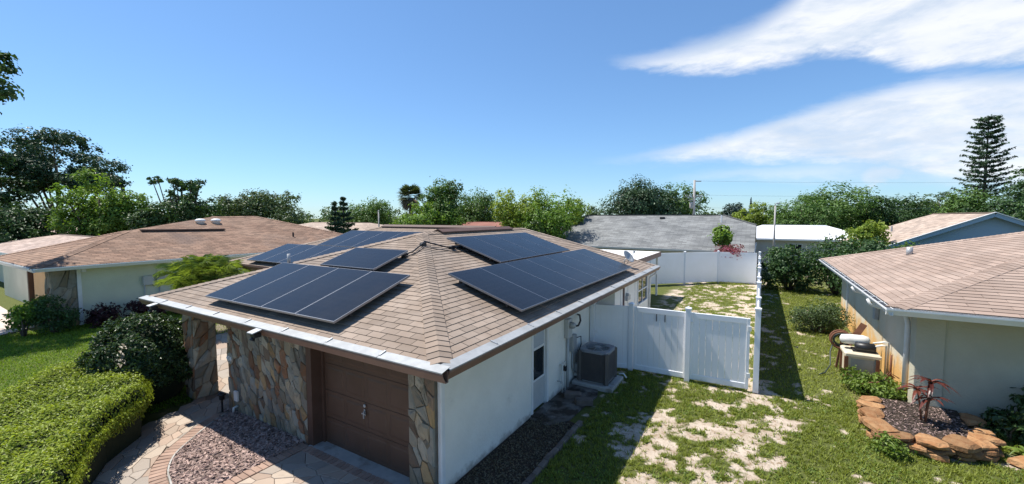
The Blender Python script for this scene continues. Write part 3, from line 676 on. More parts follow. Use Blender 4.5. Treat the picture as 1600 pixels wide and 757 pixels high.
# soffit, fascia
s_ = MB(); s_.box(XL + .02, XR - .02, YF + .02, 4.95, 2.375, 2.40).box(-4.2, XR - .02, 4.955, 16.5, 2.376, 2.401).box(XL + .02, -10.3, 4.956, 9.3, 2.377, 2.402).box(-19.1, XL - .0, 8.75, 9.3, 2.378, 2.403)
s_.build('soffit', M['brown'], H)
f_ = MB(); f_.box(XL, XR, YF - .012, YF + .012, 2.36, 2.488).box(XR - .012, XR + .012, YF + .013, 16.6, 2.36, 2.487).box(XL - .012, XL + .012, YF + .013, 8.7, 2.36, 2.487).box(-19.2, XL - .013, 8.688, 8.712, 2.36, 2.486).box(-19.212, -19.188, 8.713, 17.7, 2.36, 2.486)
f_.build('fascia', M['brown'], H)
def gutter(house, a, b_, out, gm_, guardm, seg=1.15, name='gutter', wdt=.125, top=2.49, hgt=.14, slope=S):
    """K-profile gutter along an eave with separate guard sheets and clips"""
    a = V3(a); b_ = V3(b_); out = V3(out); d = (b_ - a); n = d.length; d.normalize(); Z = V3((0, 0, 1))
    prof = [(.014, 0), (.014, -hgt), (wdt * .55, -hgt), (wdt * .8, -hgt * .55), (wdt, -hgt * .25), (wdt, 0), (wdt - .01, 0), (wdt - .012, -hgt * .25), (wdt * .78, -hgt * .5), (wdt * .5, -hgt + .012), (.026, -hgt + .012), (.026, 0)]
    V = [p + out * x + Z * (top + z) for p in (a, b_) for x, z in prof]; k = len(prof)
    F = [(i, (i + 1) % k, k + (i + 1) % k, k + i) for i in range(k)] + [tuple(range(k - 1, -1, -1)), tuple(range(k, 2 * k))]
    g = MB(); g.add(V, F); go = g.build(name, M[gm_], house)
    if guardm:
        c = int(n / seg); L_ = n / c; rng = random.Random(int(n * 100))
        for i in range(c):
            p = a + d * (i * L_ + .004); q = a + d * ((i + 1) * L_ - .004); dz = rng.uniform(-.004, .004)
            x0, x1 = wdt + .004, -.03; z0, z1 = top + .008 + dz, top + .034 + dz + .03 * slope
            V = [p + out * x0 + Z * z0, q + out * x0 + Z * z0, q + out * x1 + Z * z1, p + out * x1 + Z * z1]
            V += [v - Z * .006 for v in V] + [p + out * (x0 + .002) + Z * (z0 - .014), q + out * (x0 + .002) + Z * (z0 - .014)]
            MB().add(V, [(0, 1, 2, 3), (7, 6, 5, 4), (0, 8, 9, 1), (3, 2, 6, 7), (0, 3, 7, 4), (1, 5, 6, 2), (4, 5, 9, 8)]).build('gutter_guard', M[guardm], go)
            if i: MB().beam(p + out * .08 + Z * (z0 + .016), p + out * (-.03) + Z * (z1 + .012), .03, .014).build('clip', M['galv'], go)
    return go
gutter(H, (XL - .1, YF - .012, 0), (XR + .14, YF - .012, 0), (0, -1, 0), 'gutter_brown', 'guard')
gutter(H, (XR + .012, YF + .0, 0), (XR + .012, 16.65, 0), (1, 0, 0), 'gutter_brown', 'guard')
gutter(H, (-19.25, 8.688, 0), (XL - .1, 8.688, 0), (0, -1, 0), 'gutter_brown', None)
# downspout at the rear right corner
MB().tube([(-3.32, 16.2, 2.38), (-3.34, 16.2, 2.26), (-3.55, 16.2, 2.1), (-3.57, 16.2, 0)], .04, 8).build('downspout', M['trim_white'], H, True)
# ledge stone cladding
def stone_clad(parent, O, U, N, W, Hh, n, seed, aniso=(1.25, .62)):
    rng = random.Random(seed); O = V3(O); U = V3(U); N = V3(N)
    cells = voronoi(rng, [(0, 0), (W, 0), (W, Hh), (0, Hh)], n, aniso, .95, rng.choice((-.45, .4)))
    for c in cells:
        # shear and jitter so that the joints do not look like a regular honeycomb
        c = [(x + rng.uniform(-.008, .008), y + rng.uniform(-.012, .012)) for x, y in c]
        q = inset(c, rng.uniform(.002, .008))
        if len(q) < 3 or abs(area2(q)) < .002: continue
        link('stone', stone_mesh(rng, q, rng.uniform(.022, .062), O, U, V3((0, 0, 1)), N, M['stone'], .045, .014, .018), parent)
gw = MB().box(-10.32, -7.36, 4.70, 4.775, 0, 2.37).build('stone_facing', M['grout'], H)
stone_clad(gw, (-10.32, 4.70, 0), (1, 0, 0), (0, -1, 0), 2.96, 2.37, 185, 11)
stone_clad(gw, (-10.32, 4.98, 0), (0, -1, 0), (-1, 0, 0), .28, 2.37, 12, 12)
gp = MB().box(-4.79, -4.27, 4.80, 4.925, 0, 2.37).build('stone_pillar', M['grout'], H)
stone_clad(gp, (-4.80, 4.80, 0), (1, 0, 0), (0, -1, 0), .54, 2.37, 32, 13)
sc = MB().box(-12.0, -11.55, 4.5, 4.95, 0, 2.37).build('stone_column', M['grout'], H)
stone_clad(sc, (-12.02, 4.5, 0), (1, 0, 0), (0, -1, 0), .49, 2.37, 24, 14)
stone_clad(sc, (-11.55, 4.48, 0), (0, 1, 0), (1, 0, 0), .49, 2.37, 24, 15)
stone_clad(sc, (-12.0, 4.97, 0), (0, -1, 0), (-1, 0, 0), .49, 2.37, 16, 16)
# garage door with raised panels, jambs, header and handle
MB().box(-7.36, -7.2, 4.66, 4.94, 0, 2.37).build('door_jamb', M['brown'], H)
MB().box(-7.195, -7.13, 4.86, 4.945, 0, 2.14).build('door_stop', M['brown'], H)
MB().box(-7.195, -4.8, 4.80, 4.945, 2.15, 2.37).build('door_header', M['brown'], H)
gd = MB().box(-7.125, -4.8, 4.905, 4.945, .02, 2.145).build('garage_door', M['brown_door'], H)
for r_ in range(4):
    z0 = .02 + r_ * .531; MB().box(-7.12, -4.803, 4.896, 4.9045, z0 + .006, z0 + .523).build('door_section', M['brown_door'], gd)
    for c_ in range(4):
        x0 = -7.08 + c_ * .573; p = MB(); x1 = x0 + .50; a0, a1 = z0 + .07, z0 + .46
        o4 = [(x0, 4.895, a0), (x1, 4.895, a0), (x1, 4.895, a1), (x0, 4.895, a1)]; k = .035
        i4 = [(x0 + k, 4.888, a0 + k), (x1 - k, 4.888, a0 + k), (x1 - k, 4.888, a1 - k), (x0 + k, 4.888, a1 - k)]
        p.add(o4 + i4, [(4, 5, 6, 7), (0, 1, 5, 4), (1, 2, 6, 5), (2, 3, 7, 6), (3, 0, 4, 7)]).build('raised_panel', M['brown_door'], gd)
hh = MB(); hh.lathe([(.03, 0), (.03, .012), (.02, .016)], (-5.98, 4.878, 1.02), 14, (0, -1, 0)).box(-5.995, -5.965, 4.866, 4.879, .84, .96).beam((-5.98, 4.85, .93), (-5.98, 4.85, .80), .018, .02, (0, 1, 0)).beam((-6.03, 4.85, .885), (-5.93, 4.85, .885), .018, .018).build('handle', M['galv'], gd)
MB().box(-7.3, -4.8, 4.6, 4.90, 0, .03).build('door_threshold', M['concrete'], H)
# side door
sd_ = MB(); sd_.box(-4.30, -4.255, 7.94, 8.62, .05, 2.03); SD = sd_.build('side_door', M['conduit_grey'], H)
fr = MB(); fr.box(-4.30, -4.185, 7.86, 7.935, 0, 2.08).box(-4.30, -4.185, 8.625, 8.70, 0, 2.08).box(-4.30, -4.185, 7.936, 8.624, 2.035, 2.08).build('door_frame', M['trim_white'], H)
ww = MB(); ww.box(-4.254, -4.235, 8.0, 8.035, .70, 1.97).box(-4.254, -4.235, 8.555, 8.59, .70, 1.97).box(-4.254, -4.235, 8.036, 8.554, .70, .74).box(-4.254, -4.235, 8.036, 8.554, 1.93, 1.97).box(-4.254, -4.228, 8.036, 8.554, 1.42, 1.47).build('sash', M['trim_white'], SD)
MB().box(-4.254, -4.246, 8.036, 8.554, .741, 1.419).build('pane', M['glass_dark'], SD); MB().box(-4.254, -4.244, 8.036, 8.554, 1.471, 1.929).build('pane', M['glass_pale'], SD)
MB().lathe([(.02, 0), (.02, .03), (.032, .04), (.032, .06), (.02, .07)], (-4.254, 7.985, 1.0), 12, (1, 0, 0)).build('knob', M['dark_metal'], SD, True)
MB().lathe([(.024, 0), (.024, .02), (.01, .025)], (-4.254, 7.985, 1.12), 12, (1, 0, 0)).build('deadbolt', M['dark_metal'], SD, True)
MB().box(-4.2, -4.02, 7.84, 8.74, 0, .045).build('door_step', M['slab_dirty'], H)
window_part(H, 'x', -3.62, 14.55, 15.9, 1.35, 2.24, 1, mull=1, depth=.05)
# battens and conduits along the side wall behind the fence
for y in (12.5, 13.3, 14.2): MB().box(-3.599, -3.585, y - .02, y + .02, 0, 2.37).build('wall_batten', M['stucco_white'], H)
MB().tube([(-3.57, 12.75, 0), (-3.57, 12.75, 2.37)], .025, 8).build('drain_pipe', M['gutter_brown'], H, True)
MB().box(-3.595, -3.52, 13.0, 13.35, 1.75, 1.9).box(-3.595, -3.5, 13.05, 13.12, 1.9, 1.98).build('hose_valve', M['galv'], H)
# meter and service box
MB().cbox(-4.198, -4.08, 9.62, 9.88, 1.32, 1.80, .012).build('meter_box', M['conduit_grey'], H)
MB().lathe([(.085, 0), (.085, .05), (.075, .10), (.05, .13)], (-4.08, 9.75, 1.64), 18, (1, 0, 0)).build('meter', M['galv'], H, True)
MB().tube([(-3.98, 9.78, 1.62), (-3.95, 9.95, 1.60), (-3.97, 10.15, 1.68), (-4.1, 10.42, 1.76), (-4.19, 10.5, 1.75)], .025, 8).build('service_cable', M['black_plastic'], H, True)
MB().cbox(-4.198, -4.09, 9.95, 10.22, .88, 1.30, .012).build('disconnect_box', M['galv'], H)
MB().tube([(-4.15, 9.75, 1.32), (-4.15, 9.75, .02)], .036, 10).build('conduit', M['conduit_grey'], H, True)
MB().tube([(-4.17, 10.1, .88), (-4.17, 10.1, .4), (-4.1, 10.2, .25)], .02, 8).build('conduit', M['galv'], H, True)
MB().tube([(-4.1, 10.2, 1.2), (-4.02, 10.32, 1.22), (-4.02, 10.34, 1.0), (-4.16, 10.5, .7), (-4.1, 10.6, .5)], .014, 6).build('cable', M['black_plastic'], H, True)
MB().tube([(-4.19, 9.35, .72), (-4.12, 9.35, .74), (-4.12, 9.35, .02)], .018, 8).build('water_pipe', M['white_plastic'], H, True)
MB().tube([(-4.12, 9.36, .70), (-4.12, 9.52, .76), (-4.12, 9.53, .02)], .018, 8).build('water_pipe', M['white_plastic'], H, True)
MB().box(-4.17, -4.09, 9.49, 9.56, .52, .64).build('valve', M['dark_metal'], H)
MB().tube([(-4.195, 9.2, .35), (-4.1, 9.2, .36), (-4.08, 9.2, .31)], .014, 6).build('hose_tap', M['galv'], H, True)
MB().cbox(-4.198, -4.14, 7.72, 7.80, 1.86, 1.95, .01).tube([(-4.14, 7.76, 1.9), (-4.05, 7.80, 1.88)], .03, 8).build('wall_lamp', M['white_plastic'], H)
# house number and small fittings on the stone wall
MB().lathe([(.13, 0), (.13, .018), (.115, .028)], (-10.16, 4.648, 1.22), 22, (0, -1, 0)).build('number_plaque', M['stone'], H)
fc = bpy.data.curves.new('house_number', 'FONT'); fc.body = '404'; fc.size = .15; fc.extrude = .006; fc.align_x = 'CENTER'; fc.align_y = 'CENTER'; fc.materials.append(M['letter'])
fo = bpy.data.objects.new('tmp', fc); COL.objects.link(fo)
dg = bpy.context.evaluated_depsgraph_get(); tm = bpy.data.meshes.new_from_object(fo.evaluated_get(dg)); bpy.data.objects.remove(fo)
if not tm.materials: tm.materials.append(M['letter'])
link('house_number', tm, H, Matrix.Translation((-10.16, 4.612, 1.22)) @ Matrix.Rotation(R(90), 4, 'X'))
MB().cbox(-10.0, -9.86, 4.60, 4.652, .30, .52, .01).build('outlet_cover', M['white_plastic'], H)
MB().tube([(-9.9, 4.64, .18), (-9.9, 4.55, .17), (-9.9, 4.54, .08)], .024, 8).build('drain_spout', M['white_plastic'], H, True)
# rear patio cover
pc = MB(); pc.box(-9.0, -4.75, 17.75, 24.2, 2.36, 2.44); pc.build('patio_roof', M['roof_flat'], H)
pf = MB(); pf.box(-9.03, -4.72, 17.72, 17.749, 2.2, 2.45).box(-4.749, -4.72, 17.75, 24.2, 2.2, 2.45).build('patio_fascia', M['gutter_brown'], H)
for y in (18.0, 21.0, 24.0): MB().box(-4.95, -4.85, y - .05, y + .05, 0, 2.36).build('patio_post', M['trim_white'], H)

# security lights on the gutter
def floodlight(x, label):
    t_ = thing('security_light', label, 'light', (x, 3.8, 2.4), 'security lights under the front gutter')
    MB().cbox(x - .06, x + .06, 3.68, 3.81, 2.36, 2.43, .012).build('body', M['black_plastic'], t_)
    MB().add([(x - .085, 3.64, 2.455), (x + .085, 3.64, 2.455), (x + .085, 3.80, 2.49), (x - .085, 3.80, 2.49), (x - .085, 3.64, 2.44), (x + .085, 3.64, 2.44), (x + .085, 3.80, 2.475), (x - .085, 3.80, 2.475)], [(0, 1, 2, 3), (7, 6, 5, 4), (0, 4, 5, 1), (1, 5, 6, 2), (2, 6, 7, 3), (3, 7, 4, 0)]).build('solar_lid', M['conduit_grey'], t_)
    MB().lathe([(.03, 0), (.045, .05), (.042, .055)], (x, 3.70, 2.36), 12, (0, -.6, -1)).build('lamp_head', M['black_plastic'], t_, True)
floodlight(-7.30, 'small grey security light under the gutter at the garage door')
floodlight(-11.45, 'small grey security light under the gutter above the stone column')

# ------------------------------------------------------------------ solar panels
PW, PL, PT = 1.045, 1.76, .038
def panel_meshes():
    f = MB(); b = .011
    f.box(0, PW, 0, b, -PT, 0).box(0, PW, PL - b, PL, -PT, 0).box(0, b, b, PL - b, -PT, 0).box(PW - b, PW, b, PL - b, -PT, 0)
    g = MB(); g.box(b, PW - b, b, PL - b, -PT * .7, -.0015)
    r = MB(); r.box(-.006, PW + .006, .30, .34, -PT - .045, -PT - .001).box(-.006, PW + .006, PL - .34, PL - .30, -PT - .045, -PT - .001)
    ft = MB()
    for y in (.32, PL - .32): ft.box(.25, .31, y - .03, y + .05, -.193, -PT - .046)
    return f.mesh('frame', M['solar_frame']), g.mesh('laminate', M['solar']), r.mesh('mounting_rail', M['rail']), ft.mesh('roof_foot', M['rail'])
PM = panel_meshes()
def solar(label, o, u, vdir, gap=0):
    o = V3(o); u = V3(u).normalized(); v_ = V3(vdir).normalized(); n = u.cross(v_)
    mx = Matrix(((u.x, v_.x, n.x, o.x), (u.y, v_.y, n.y, o.y), (u.z, v_.z, n.z, o.z), (0, 0, 0, 1)))
    t_ = bpy.data.objects.new('solar_panel', None); COL.objects.link(t_); t_.matrix_basis = mx; t_.empty_display_size = .2
    tag(t_, label, 'solar panel', 'solar panels on the roof')
    for nm, me_ in zip(('frame', 'laminate', 'mounting_rail', 'roof_foot'), PM):
        c = bpy.data.objects.new(nm, me_); COL.objects.link(c); c.parent = t_
ORD = ['first', 'second', 'third', 'fourth', 'fifth', 'sixth', 'seventh']
cs = 1 / math.sqrt(1 + S * S); upF = V3((0, cs, S * cs)); upR = V3((-cs, 0, S * cs)); PO = .20
def onF(x, y): return V3((x, y, 2.5 + S * (y - YF) + PO))
def onR(x, y): return V3((x, y, 2.5 + S * (XR - x) + PO))
def onW(x, y): return V3((x, y, 2.5 + S * (y - 8.7) + PO))
for i in range(4): solar('black solar panel, %s from the left of the four above the garage front' % ORD[i], onF(-9.93 + i * 1.053, 4.11), (1, 0, 0), upF)
solar('lone black solar panel laid sideways just above the front row of four', onF(-6.85, 5.87), upF, (-1, 0, 0))
for i in range(4): solar('black solar panel in the upper row of the right slope, %s from the front hip' % ORD[i], onR(-5.33, 8.42 + i * 1.058), (0, 1, 0), upR)
for i in range(7): solar('black solar panel in the lower row above the side gutter, %s from the front hip' % ORD[i], onR(-3.57, 6.34 + i * 1.05), (0, 1, 0), upR)
for i in range(4): solar('blue-black solar panel in the lower row of the rear wing, %s from its left end' % ORD[i], onW(-17.47 + i * 1.058, 8.72), (1, 0, 0), upF)
for i in range(4): solar('blue-black solar panel in the upper row of the rear wing, %s from its left end' % ORD[i], onW(-15.47 + i * 1.058, 10.45), (1, 0, 0), upF)
# array wiring over the hip
cw = thing('roof_cable', 'black conduit with junction boxes crossing the front hip between panel rows', 'cable', (-7.2, 7.6, 3.7))
def onroof(x, y, dz=.03): return V3((x, y, 2.5 + S * min(y - YF, XR - x, 4.5) + dz))
MB().tube([onroof(-7.05, 6.9, .08), onroof(-6.98, 7.15, .05), onroof(-7.02, 7.55, .10), onroof(-7.05, 7.62, .12), onroof(-6.98, 7.8, .09), onroof(-6.75, 8.2, .04), onroof(-6.62, 8.65, .05)], .018, 8).build('conduit', M['black_plastic'], cw, True)
MB().tube([onroof(-7.0, 6.8, .05), onroof(-6.85, 7.1, .03), onroof(-6.85, 7.42, .07), onroof(-6.7, 7.7, .05), onroof(-6.5, 8.2, .03), onroof(-6.4, 8.6, .04)], .012, 6).build('cable', M['black_plastic'], cw, True)
for x, y in ((-7.03, 6.95), (-7.05, 7.58), (-6.72, 8.28)):
    p = onroof(x, y, .05); MB().cbox(p.x - .055, p.x + .055, p.y - .075, p.y + .075, p.z - .04, p.z + .05, .012).build('junction_box', M['black_plastic'], cw)
# satellite dish near the rear eave
sdh = thing('satellite_dish', 'small grey satellite dish at the rear edge of the right slope', 'satellite dish', (-4.0, 14.4, 2.72))
ax = V3((.75, -.2, .62)).normalized(); ctr = V3((-3.95, 14.45, 2.98))
prof = [(.01, 0), (.10, .012), (.19, .045), (.24, .075), (.235, .082), (.18, .055), (.09, .022), (.005, .01)]
MB().lathe(prof, ctr, 22, ax).build('dish', M['galv'], sdh, True)
MB().tube([(-4.05, 14.45, 2.68), (-4.05, 14.45, 2.86), tuple(ctr)], .02, 8).build('mast', M['galv'], sdh, True)
MB().tube([tuple(ctr - V3((0, 0, .2))), tuple(ctr + ax * .34)], .012, 6).build('feed_arm', M['galv'], sdh, True)
MB().cbox(*[v for c in zip(ctr + ax * .34 - V3((.03, .03, .03)), ctr + ax * .34 + V3((.03, .03, .05))) for v in c], .008).build('receiver', M['conduit_grey'], sdh)
# ------------------------------------------------------------------ neighbour on the left
A = thing('house', 'pale green stucco neighbour house with brown shingle roof and stone corner', 'house', (-27, 8, 0))
EA = -22.85
zA = lambda x: 2.5 + S * (EA - x)
aR = [(EA, 4.05, 2.5), (EA, 21.0, 2.5), (-28.8, 15.05, zA(-28.8)), (-28.7, 12.4, zA(-28.7)), (-26.6, 7.8, zA(-26.6))]
aF = [(-30.35, 4.05, 2.5), (EA, 4.05, 2.5), (-26.6, 7.8, zA(-26.6))]
aL = [(-30.35, 12.0, 2.5), (-30.35, 4.05, 2.5), (-26.6, 7.8, zA(-26.6)), (-26.6, 8.2, zA(-26.6)), (-28.7, 12.4, zA(-26.6) - S * 2.1)]
aB = [(-34.75, 21.0, 2.5), (-34.75, 9.0, 2.5), (-28.7, 12.4, zA(-28.7)), (-28.8, 15.05, zA(-28.8))]
aN = [(EA, 21.0, 2.5), (-34.75, 21.0, 2.5), (-28.8, 15.05, zA(-28.8))]
aM = [(-34.75, 9.0, 2.5), (-30.35, 9.0, 2.5), (-26.6, 8.2, zA(-26.6)), (-28.7, 12.4, zA(-28.7))]
mb = MB()
for p in (aR, aF, aL, aB, aN, aM): mb.poly(p)
AR = mb.build('roof', M['deck'], A)
shingle_roof(AR, [aR, aF, aB], M['shingle_a'], 8, 0, W=.36, E_=.16)
tn = V3((-26.6, 7.8, zA(-26.6))) - V3((EA, 4.05, 2.5)); hip_caps(AR, (EA, 4.05, 2.5), (-26.6, 7.8, zA(-26.6)), perp(hd['f'], tn), perp(hd['r'], tn), M['shingle_a'], 21, stuff=True)
tn = V3((-26.6, 7.8, zA(-26.6))) - V3((-30.35, 4.05, 2.5)); hip_caps(AR, (-30.35, 4.05, 2.5), (-26.6, 7.8, zA(-26.6)), perp(hd['l'], tn), perp(hd['f'], tn), M['shingle_a'], 22, stuff=True)
tn = V3((-28.8, 15.05, zA(-28.8))) - V3((EA, 21, 2.5)); hip_caps(AR, (EA, 21, 2.5), (-28.8, 15.05, zA(-28.8)), perp(hd['r'], tn), perp(V3((0, 1, -S)), tn), M['shingle_a'], 23, stuff=True)
hip_caps(AR, (-28.7, 12.4, zA(-28.7)), (-28.8, 15.05, zA(-28.8)), hd['l'], hd['r'], M['shingle_a'], 24, stuff=True)
MB().beam((-26.5, 8.3, zA(-26.5) + .06), (-26.35, 12.0, zA(-26.35) + .06), .30, .07).build('ridge_vent', M['brown'], AR)
for y in (11.35, 12.15):
    x = -27.6; MB().lathe([(.20, -.12), (.20, .10), (.25, .12), (.25, .17), (.18, .24), (.06, .26)], (x, y, zA(x)), 16).build('roof_vent', M['trim_white'], AR, True)
MB().lathe([(.05, -.05), (.05, .28), (.04, .28)], (-24.9, 15.2, zA(-24.9)), 10).build('vent_pipe', M['dark_metal'], AR)
MB().box(-24.0, -23.6, 5.3, 20.3, 0, 2.37).box(-30.0, -24.005, 5.4, 5.6, 0, 2.37).box(-30.0, -29.8, 5.605, 20.3, 0, 2.37).build('wall', M['stucco_green'], A)
MB().box(-29.9, -24.31, 5.26, 5.395, 0, 2.37).build('entry_wall', M['stucco_peach'], A)
MB().box(-36.5, -30.2, 5.3, 5.45, 0, 2.2).build('entry_wall', M['stucco_cream'], A)
MB().box(-30.19, -30.0, 5.1, 5.3, 0, 2.37).build('entry_post', M['brown'], A)
ap = MB().box(-24.3, -23.62, 4.62, 5.29, 0, 2.37).build('stone_pillar', M['grout'], A)
stone_clad(ap, (-23.62, 4.6, 0), (0, 1, 0), (1, 0, 0), .70, 2.37, 16, 31)
stone_clad(ap, (-24.32, 4.62, 0), (1, 0, 0), (0, -1, 0), .70, 2.37, 16, 32)
MB().box(-23.6, -23.54, 5.30, 5.42, 0, 2.37).build('corner_trim', M['trim_white'], A)
MB().box(EA - .03, -23.6, 4.1, 20.9, 2.38, 2.40).box(-30.3, -23.65, 4.1, 6.4, 2.381, 2.401).build('soffit', M['trim_white'], A)
gutter(A, (EA - .02, 4.0, 0), (EA - .02, 21.0, 0), (1, 0, 0), 'trim_white', None, wdt=.13)
gutter(A, (-30.4, 4.06, 0), (EA + .1, 4.06, 0), (0, -1, 0), 'trim_white', None, wdt=.10)
MB().cbox(-23.3, -23.15, 5.35, 5.5, 2.2, 2.34, .02).build('eave_lamp', M['white_plastic'], A)
MB().cbox(-23.6, -23.46, 7.35, 7.75, 1.35, 1.75, .015).build('meter_box', M['conduit_grey'], A)
MB().cbox(-23.6, -23.48, 7.85, 8.65, 1.35, 1.8, .015).build('service_panel', M['galv'], A)
MB().tube([(-23.55, 7.42, 1.35), (-23.55, 7.42, 0)], .025, 8).build('conduit', M['conduit_grey'], A, True)
MB().tube([(-23.55, 7.95, 1.35), (-23.55, 7.95, 0)], .02, 8).build('conduit', M['galv'], A, True)
MB().tube([(-23.55, 7.6, 1.4), (-23.5, 7.75, 1.28), (-23.5, 7.9, 1.4)], .018, 6).build('cable', M['black_plastic'], A, True)
MB().tube([(-23.59, 5.9, 2.37), (-23.58, 7.9, 2.37), (-23.57, 7.9, 1.8)], .012, 6).build('wire', M['conduit_grey'], A)
# things in front of that house
pb = thing('planter_box', 'low reddish brick planter at the left neighbour entry', 'planter', (-26.4, 5.0, 0))
pbb = MB().box(-27.9, -25.3, 4.75, 5.35, 0, .42).build('core', M['joint'], pb)
bm_ = {}
rng = random.Random(4)
for r_ in range(5):
    x = -27.9 - (.12 if r_ % 2 else 0)
    while x < -25.3:
        x0, x1 = max(x, -27.9), min(x + .235, -25.3)
        if x1 - x0 > .05:
            k = round(x1 - x0, 2)
            if k not in bm_: bm_[k] = MB().cbox(0, k, -.02, .1, 0, .078, .006).mesh('brick', M['rust'])
            link('brick', bm_[k], pb, Matrix.Translation((x0, 4.745, .005 + r_ * .086)))
        x += .245
tb = thing('trash_can', 'dark bin with pale blue lid beside the planter at the left neighbour', 'trash can', (-25.0, 4.7, 0))
MB().lathe([(.22, 0), (.27, .7), (.29, .72), (.29, .75)], (-25.0, 4.7, 0), 18).build('bin', M['black_plastic'], tb, True)
MB().lathe([(.30, .74), (.31, .80), (.24, .87), (.06, .90)], (-25.0, 4.7, 0), 18).build('lid', M['blue_plastic'], tb, True)
MB().box(-25.06, -24.94, 4.68, 4.72, .90, .94).build('handle', M['black_plastic'], tb)
tag(link('driveway', MB().prism([(-34, -1), (-25.2, -.5), (-24.1, 3.35), (-24.7, 4.3), (-34, 4.5)], .0, .03).mesh('driveway', M['concrete_light'])), kind='structure')

# ------------------------------------------------------------------ neighbour on the right
B = thing('house', 'cream stucco neighbour house on the right with rose-tan shingle roof', 'house', (8, 16, 0))
EB, FB, RBk = 2.44, 11.5, 23.2
hb = (RBk - FB) / 2; zb = 2.5 + S * hb; EB2 = 18.0
bL = [(EB, RBk, 2.5), (EB, FB, 2.5), (EB + hb, FB + hb, zb)]
bF = [(EB, FB, 2.5), (EB2, FB, 2.5), (EB2 - hb, FB + hb, zb), (EB + hb, FB + hb, zb)]
bN = [(EB2, RBk, 2.5), (EB, RBk, 2.5), (EB + hb, FB + hb, zb), (EB2 - hb, FB + hb, zb)]
bR = [(EB2, FB, 2.5), (EB2, RBk, 2.5), (EB2 - hb, FB + hb, zb)]
mb = MB()
for p in (bL, bF, bN, bR): mb.poly(p)
BR = mb.build('roof', M['deck'], B)
shingle_roof(BR, [bL, [(EB, FB, 2.5), (10.5, FB, 2.5), (10.5, FB + hb, zb), (EB + hb, FB + hb, zb)]], M['shingle_b'], 9, 300, W=.62, E_=.15, gap=.008, th=.016)
tn = V3((EB + hb, FB + hb, zb)) - V3((EB, FB, 2.5)); hip_caps(BR, (EB + .04, FB + .04, 2.5), (EB + hb, FB + hb, zb), perp(hd['l'], tn), perp(hd['f'], tn), M['shingle_b'], 41, width=.20)
tn = V3((EB + hb, FB + hb, zb)) - V3((EB, RBk, 2.5)); hip_caps(BR, (EB, RBk, 2.5), (EB + hb, FB + hb, zb), perp(hd['l'], tn), perp(V3((0, 1, -S)), tn), M['shingle_b'], 42, width=.2, stuff=True)
hip_caps(BR, (EB + hb, FB + hb, zb), (EB2 - hb, FB + hb, zb), (0, -1, -S), (0, 1, -S), M['shingle_b'], 43, stuff=True)
MB().lathe([(.085, -.06), (.085, .26), (.07, .26), (.07, .2)], (4.35, 18.9, 2.5 + S * (4.35 - EB)), 14).build('vent_pipe', M['galv'], BR, True)
MB().box(3.1, 3.5, 12.45, 22.6, 0, 2.37).build('wall', M['stucco_b'], B)
MB().box(3.505, 17.2, 12.46, 12.66, 0, 2.37).box(17.2, 17.4, 12.46, 22.6, 0, 2.37).box(3.505, 17.2, 22.4, 22.6, 0, 2.37).build('wall', M['stucco_bf'], B)
MB().cbox(3.04, 3.515, 12.40, 12.75, 0, 2.37, .01).build('corner_pilaster', M['stucco_bf'], B)
MB().box(EB + .03, 3.1, 11.6, 23.1, 2.38, 2.40).box(3.305, 17.9, 11.6, 12.46, 2.381, 2.401).build('soffit', M['trim_white'], B)
gutter(B, (EB, FB - .12, 0), (EB, RBk, 0), (-1, 0, 0), 'trim_white', None, wdt=.13)
gutter(B, (EB - .12, FB, 0), (12, FB, 0), (0, -1, 0), 'trim_white', None, wdt=.13)
rng = random.Random(77)
for i in range(12):
    y = 12.0 + i * .95 + rng.uniform(-.2, .2); MB().box(EB - .13, EB + .02, y, y + .03, 2.492, 2.503).build('gutter_strap', M['trim_white'], B)
# flat dark leaf screen in the front gutter
MB().box(EB - .1, 12, FB - .118, FB - .02, 2.478, 2.484).build('gutter_screen', M['dark_metal'], B)
MB().box(EB - .118, EB - .02, FB - .02, RBk, 2.479, 2.485).build('gutter_screen', M['dark_metal'], B)
MB().tube([(2.36, 13.3, 2.37), (2.40, 13.3, 2.26), (2.55, 13.25, 2.20), (2.85, 12.98, 2.17), (2.98, 12.94, 2.10), (3.02, 12.92, 1.9), (3.02, 12.92, .05)], .055, 10).build('downspout', M['trim_white'], B, True)
MB().tube([(2.36, 15.4, 2.37), (2.42, 15.4, 2.25), (2.7, 15.4, 2.2), (3.05, 15.4, 2.12)], .05, 10).build('downspout', M['trim_white'], B, True)
MB().cbox(2.99, 3.10, 16.0, 16.25, 1.35, 1.95, .015).build('vent_box', M['galv'], B)
MB().box(3.04, 3.099, 20.9, 21.0, 0, 2.37).build('corner_trim', M['trim_white'], B)
window_part(B, 'y', 12.46, 6.6, 8.0, .9, 2.0, -1)

# ------------------------------------------------------------------ houses behind
D = thing('house', 'long house with weathered grey shingle roof behind the white fence', 'house', (-9, 38, -.6))
k = 2.65 / 7; zD = lambda y: 1.9 + k * (y - 34)
rd = [[(-17.7, 34, 1.9), (-.3, 34, 1.9), (-.3, 38.85, zD(38.85)), (-2.85, 41, zD(41)), (-15.4, 41, zD(41)), (-17.7, 38.4, zD(38.4))],
      [(-.3, 48, 1.9), (-17.7, 48, 1.9), (-17.7, 43.6, zD(38.4)), (-15.4, 41, zD(41)), (-2.85, 41, zD(41)), (-.3, 43.15, zD(38.85))],
      [(-.3, 38.85, zD(38.85)), (-.3, 43.15, zD(38.85)), (-2.85, 41, zD(41))], [(-17.7, 43.6, zD(38.4)), (-17.7, 38.4, zD(38.4)), (-15.4, 41, zD(41))]]
DR = link('roof', rc_mesh('roof', rd, M['roof_grey']), D)
tn = V3((2.55, -2.15, -.8)); dc = MB()
